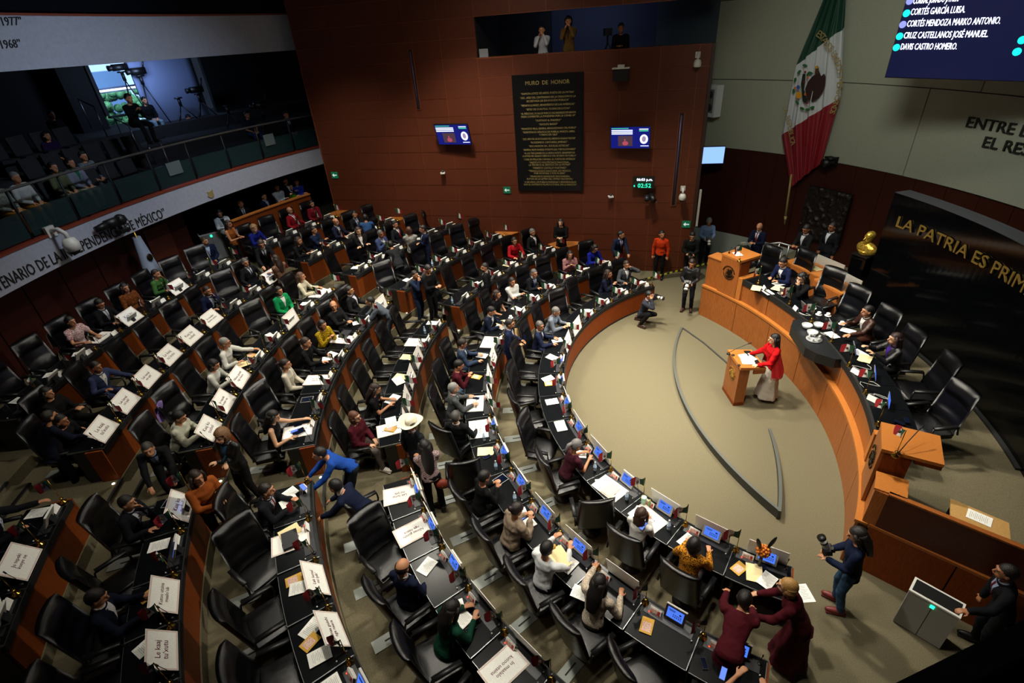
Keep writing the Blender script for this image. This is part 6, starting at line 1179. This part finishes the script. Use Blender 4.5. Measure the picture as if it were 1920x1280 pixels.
# flower clips, fox-like centrepiece, coats
t = thing('flower_centrepiece', 'orange flower ball with two tall black ears on front row desk', 'ornament', SP('1a14', .40, .10, .76)[0]); obj('stem', S().tube([(0, 0, 0), (0, 0, .32)], .025, 8), t, M_BLK)
b = S()
for i in range(46): a, c = i*2.4, -1+2*i/45; r = sqrt(1-c*c); b.ball((.085*r*cos(a), .085*r*sin(a), .38+.075*c), .028, 7, 5)
obj('flowers', b, t, mat('marigold_orange', 'd0780c', .7, kind='blotch', c2='a04c08'))
for sd in (-1, 1): obj('ear', S().ball((sd*.10, 0, .56), (.035, .02, .14), 12, 8, Euler((0, sd*.35, 0)).to_matrix()), t, M_BLK)
for lab, key, c in (('lilac coat hung over a chair back, fifth row', '5c6', '9a80c8'), ('beige coat hung over a chair back, last row', '7c5', '8d8266')):
    kk, sec, i, a, w = SEAT[key]; am = a+w/2; P_ = P2(RR[kk]+.86+.34, am, FZ[kk]+.80); t = thing('coat', lab, 'coat', P_, radians(am+90)); b = S(); b.grid(lambda u, v: V(((u-.5)*(.58+.1*v), -.06+.16*sin(pi*min(1, v*1.6))*.6*(1 if v < .5 else .4)+.02*sin(u*19), .42-.75*abs(v-.35)+.02*sin(u*23+v*5))), 24, 16); obj('cloth', b, t, mat('coat_'+c, c, .85, kind='cloth'))
# video tripods in the gallery
def tripod(lab, px, zf, r, camr=True, s=1.0):
    a, z = atc(px[0], px[1], r); t = thing('camera_tripod', lab, 'tripod', P2(r, a, zf), radians(a+90), None); H_ = max(.8, z-zf)
    for i in range(3): an = 2*pi*i/3+.5; obj('leg', S().tube([(0, 0, H_-.25), (.42*cos(an), .42*sin(an), 0)], .02, 6), t, M_BLK)
    obj('head', S().tube([(0, 0, H_-.3), (0, 0, H_)], .06, 8).box((0, 0, H_), (.25, .15, .05)), t, M_BLK)
    if camr: obj('camera', S().box((0, 0, H_+.16), (.50*s, .18, .22)).tube([(.2, 0, H_+.16), (.42*s, 0, H_+.15)], [.07, .10], 10).tube([(-.2, .05, H_+.25), (-.3, .08, H_+.55)], .03, 6), t, M_BLK)
for i, (px, zf, r, c) in enumerate((((337, 192), 5.86, 23.3, False), ((371, 176), 5.86, 23.3, True), ((228, 135), 5.86, 24.0, True), ((262, 142), 5.86, 23.6, True), ((425, 200), 5.4, 22.4, False), ((490, 205), 4.95, 21.0, True))):
    tripod(('bare tripod before the bluish wall', 'video camera on tripod before the bluish wall', 'video camera tripod at the left of the window', 'large video camera on tripod at the window edge', 'dim tripod at the dark side of gallery', 'video camera with a red light at the gallery right')[i], px, zf, r, c)
tripod_n = thing('camera_tripod', 'black video camera on tripod in the wall opening', 'tripod', WL(3.15, 7.25, -.7)); [obj('leg', S().tube([(0, 0, .35), (.2*cos(a), .2*sin(a), 0)], .015, 6), tripod_n, M_BLK) for a in (0, 2.1, 4.2)]; obj('camera', MB().box((0, 0, .62), (.22, .3, .2)).box((0, 0, .40), (.05, .05, .3)), tripod_n, M_BLK)
tag(obj('laptop', MB().box((0, 0, .12), (.30, .02, .24)).mesh('laptop', mat('laptop_silver', '8a8e92', .4)), loc=WL(7.05, 7.42, -.05), rot=(0, 0, radians(TILT))), 'silver laptop lid at the left end of wall opening', 'laptop')
def stair_rail(lab, pts, r=24):
    t = thing('stair_rail', lab, 'rail', (0, 0, 0), 0, 'steel gallery stair rails'); P_ = []
    for px, rr in pts: a, z = atc(px[0], px[1], rr); P_.append(P2(rr, a, z))
    obj('rail', S().tube(P_[:2], .025, 6), t, M_STEEL)
    for p in P_[:2]: obj('post', S().tube([p, p-V((0, 0, .95))], .02, 6), t, M_STEEL)
stair_rail('left steel handrail on the gallery steps', (((147, 186), 23.4), ((176, 200), 22.2))); stair_rail('middle steel handrail on the gallery steps', (((215, 222), 22.0), ((241, 235), 21.0))); stair_rail('right steel handrail on the gallery steps', (((272, 258), 20.8), ((303, 272), 19.9)))
# draped flag standard in the corner under the gallery
a_, z_ = atc(258, 460, 18.7); t = thing('draped_flag', 'furled white and green national flag on a stand near back wall', 'flag', P2(18.6, a_, 1.48), radians(a_)); obj('pole', S().tube([(0, 0, 0), (0, 0, 2.3)], .02, 8), t, M_BRASS)
b = S(); b.grid(lambda u, v: V(((.08+.10*v)*cos(2*pi*u)*(1+.15*sin(6*pi*u)), (.12+.16*v)*sin(2*pi*u), 2.15-1.2*v)), 24, 10); obj('cloth', b, t, mat('flag_cloth_dim', '8a96ac', .8)); b = S(); b.grid(lambda u, v: V(((.18)*cos(2*pi*u)*(1+.15*sin(6*pi*u)), (.26)*sin(2*pi*u), .97-.7*v)), 24, 6); obj('blue_cloth', b, t, mat('flag_cloth_blue', '14204a', .8)); obj('emblem', S().ball((-.17, 0, 1.5), (.03, .10, .12), 10, 8), t, M_BRZ)
bpy.data.scenes.remove(SC2)
for o in DEL:
    for c in list(o.children_recursive): bpy.data.objects.remove(c)
    bpy.data.objects.remove(o)
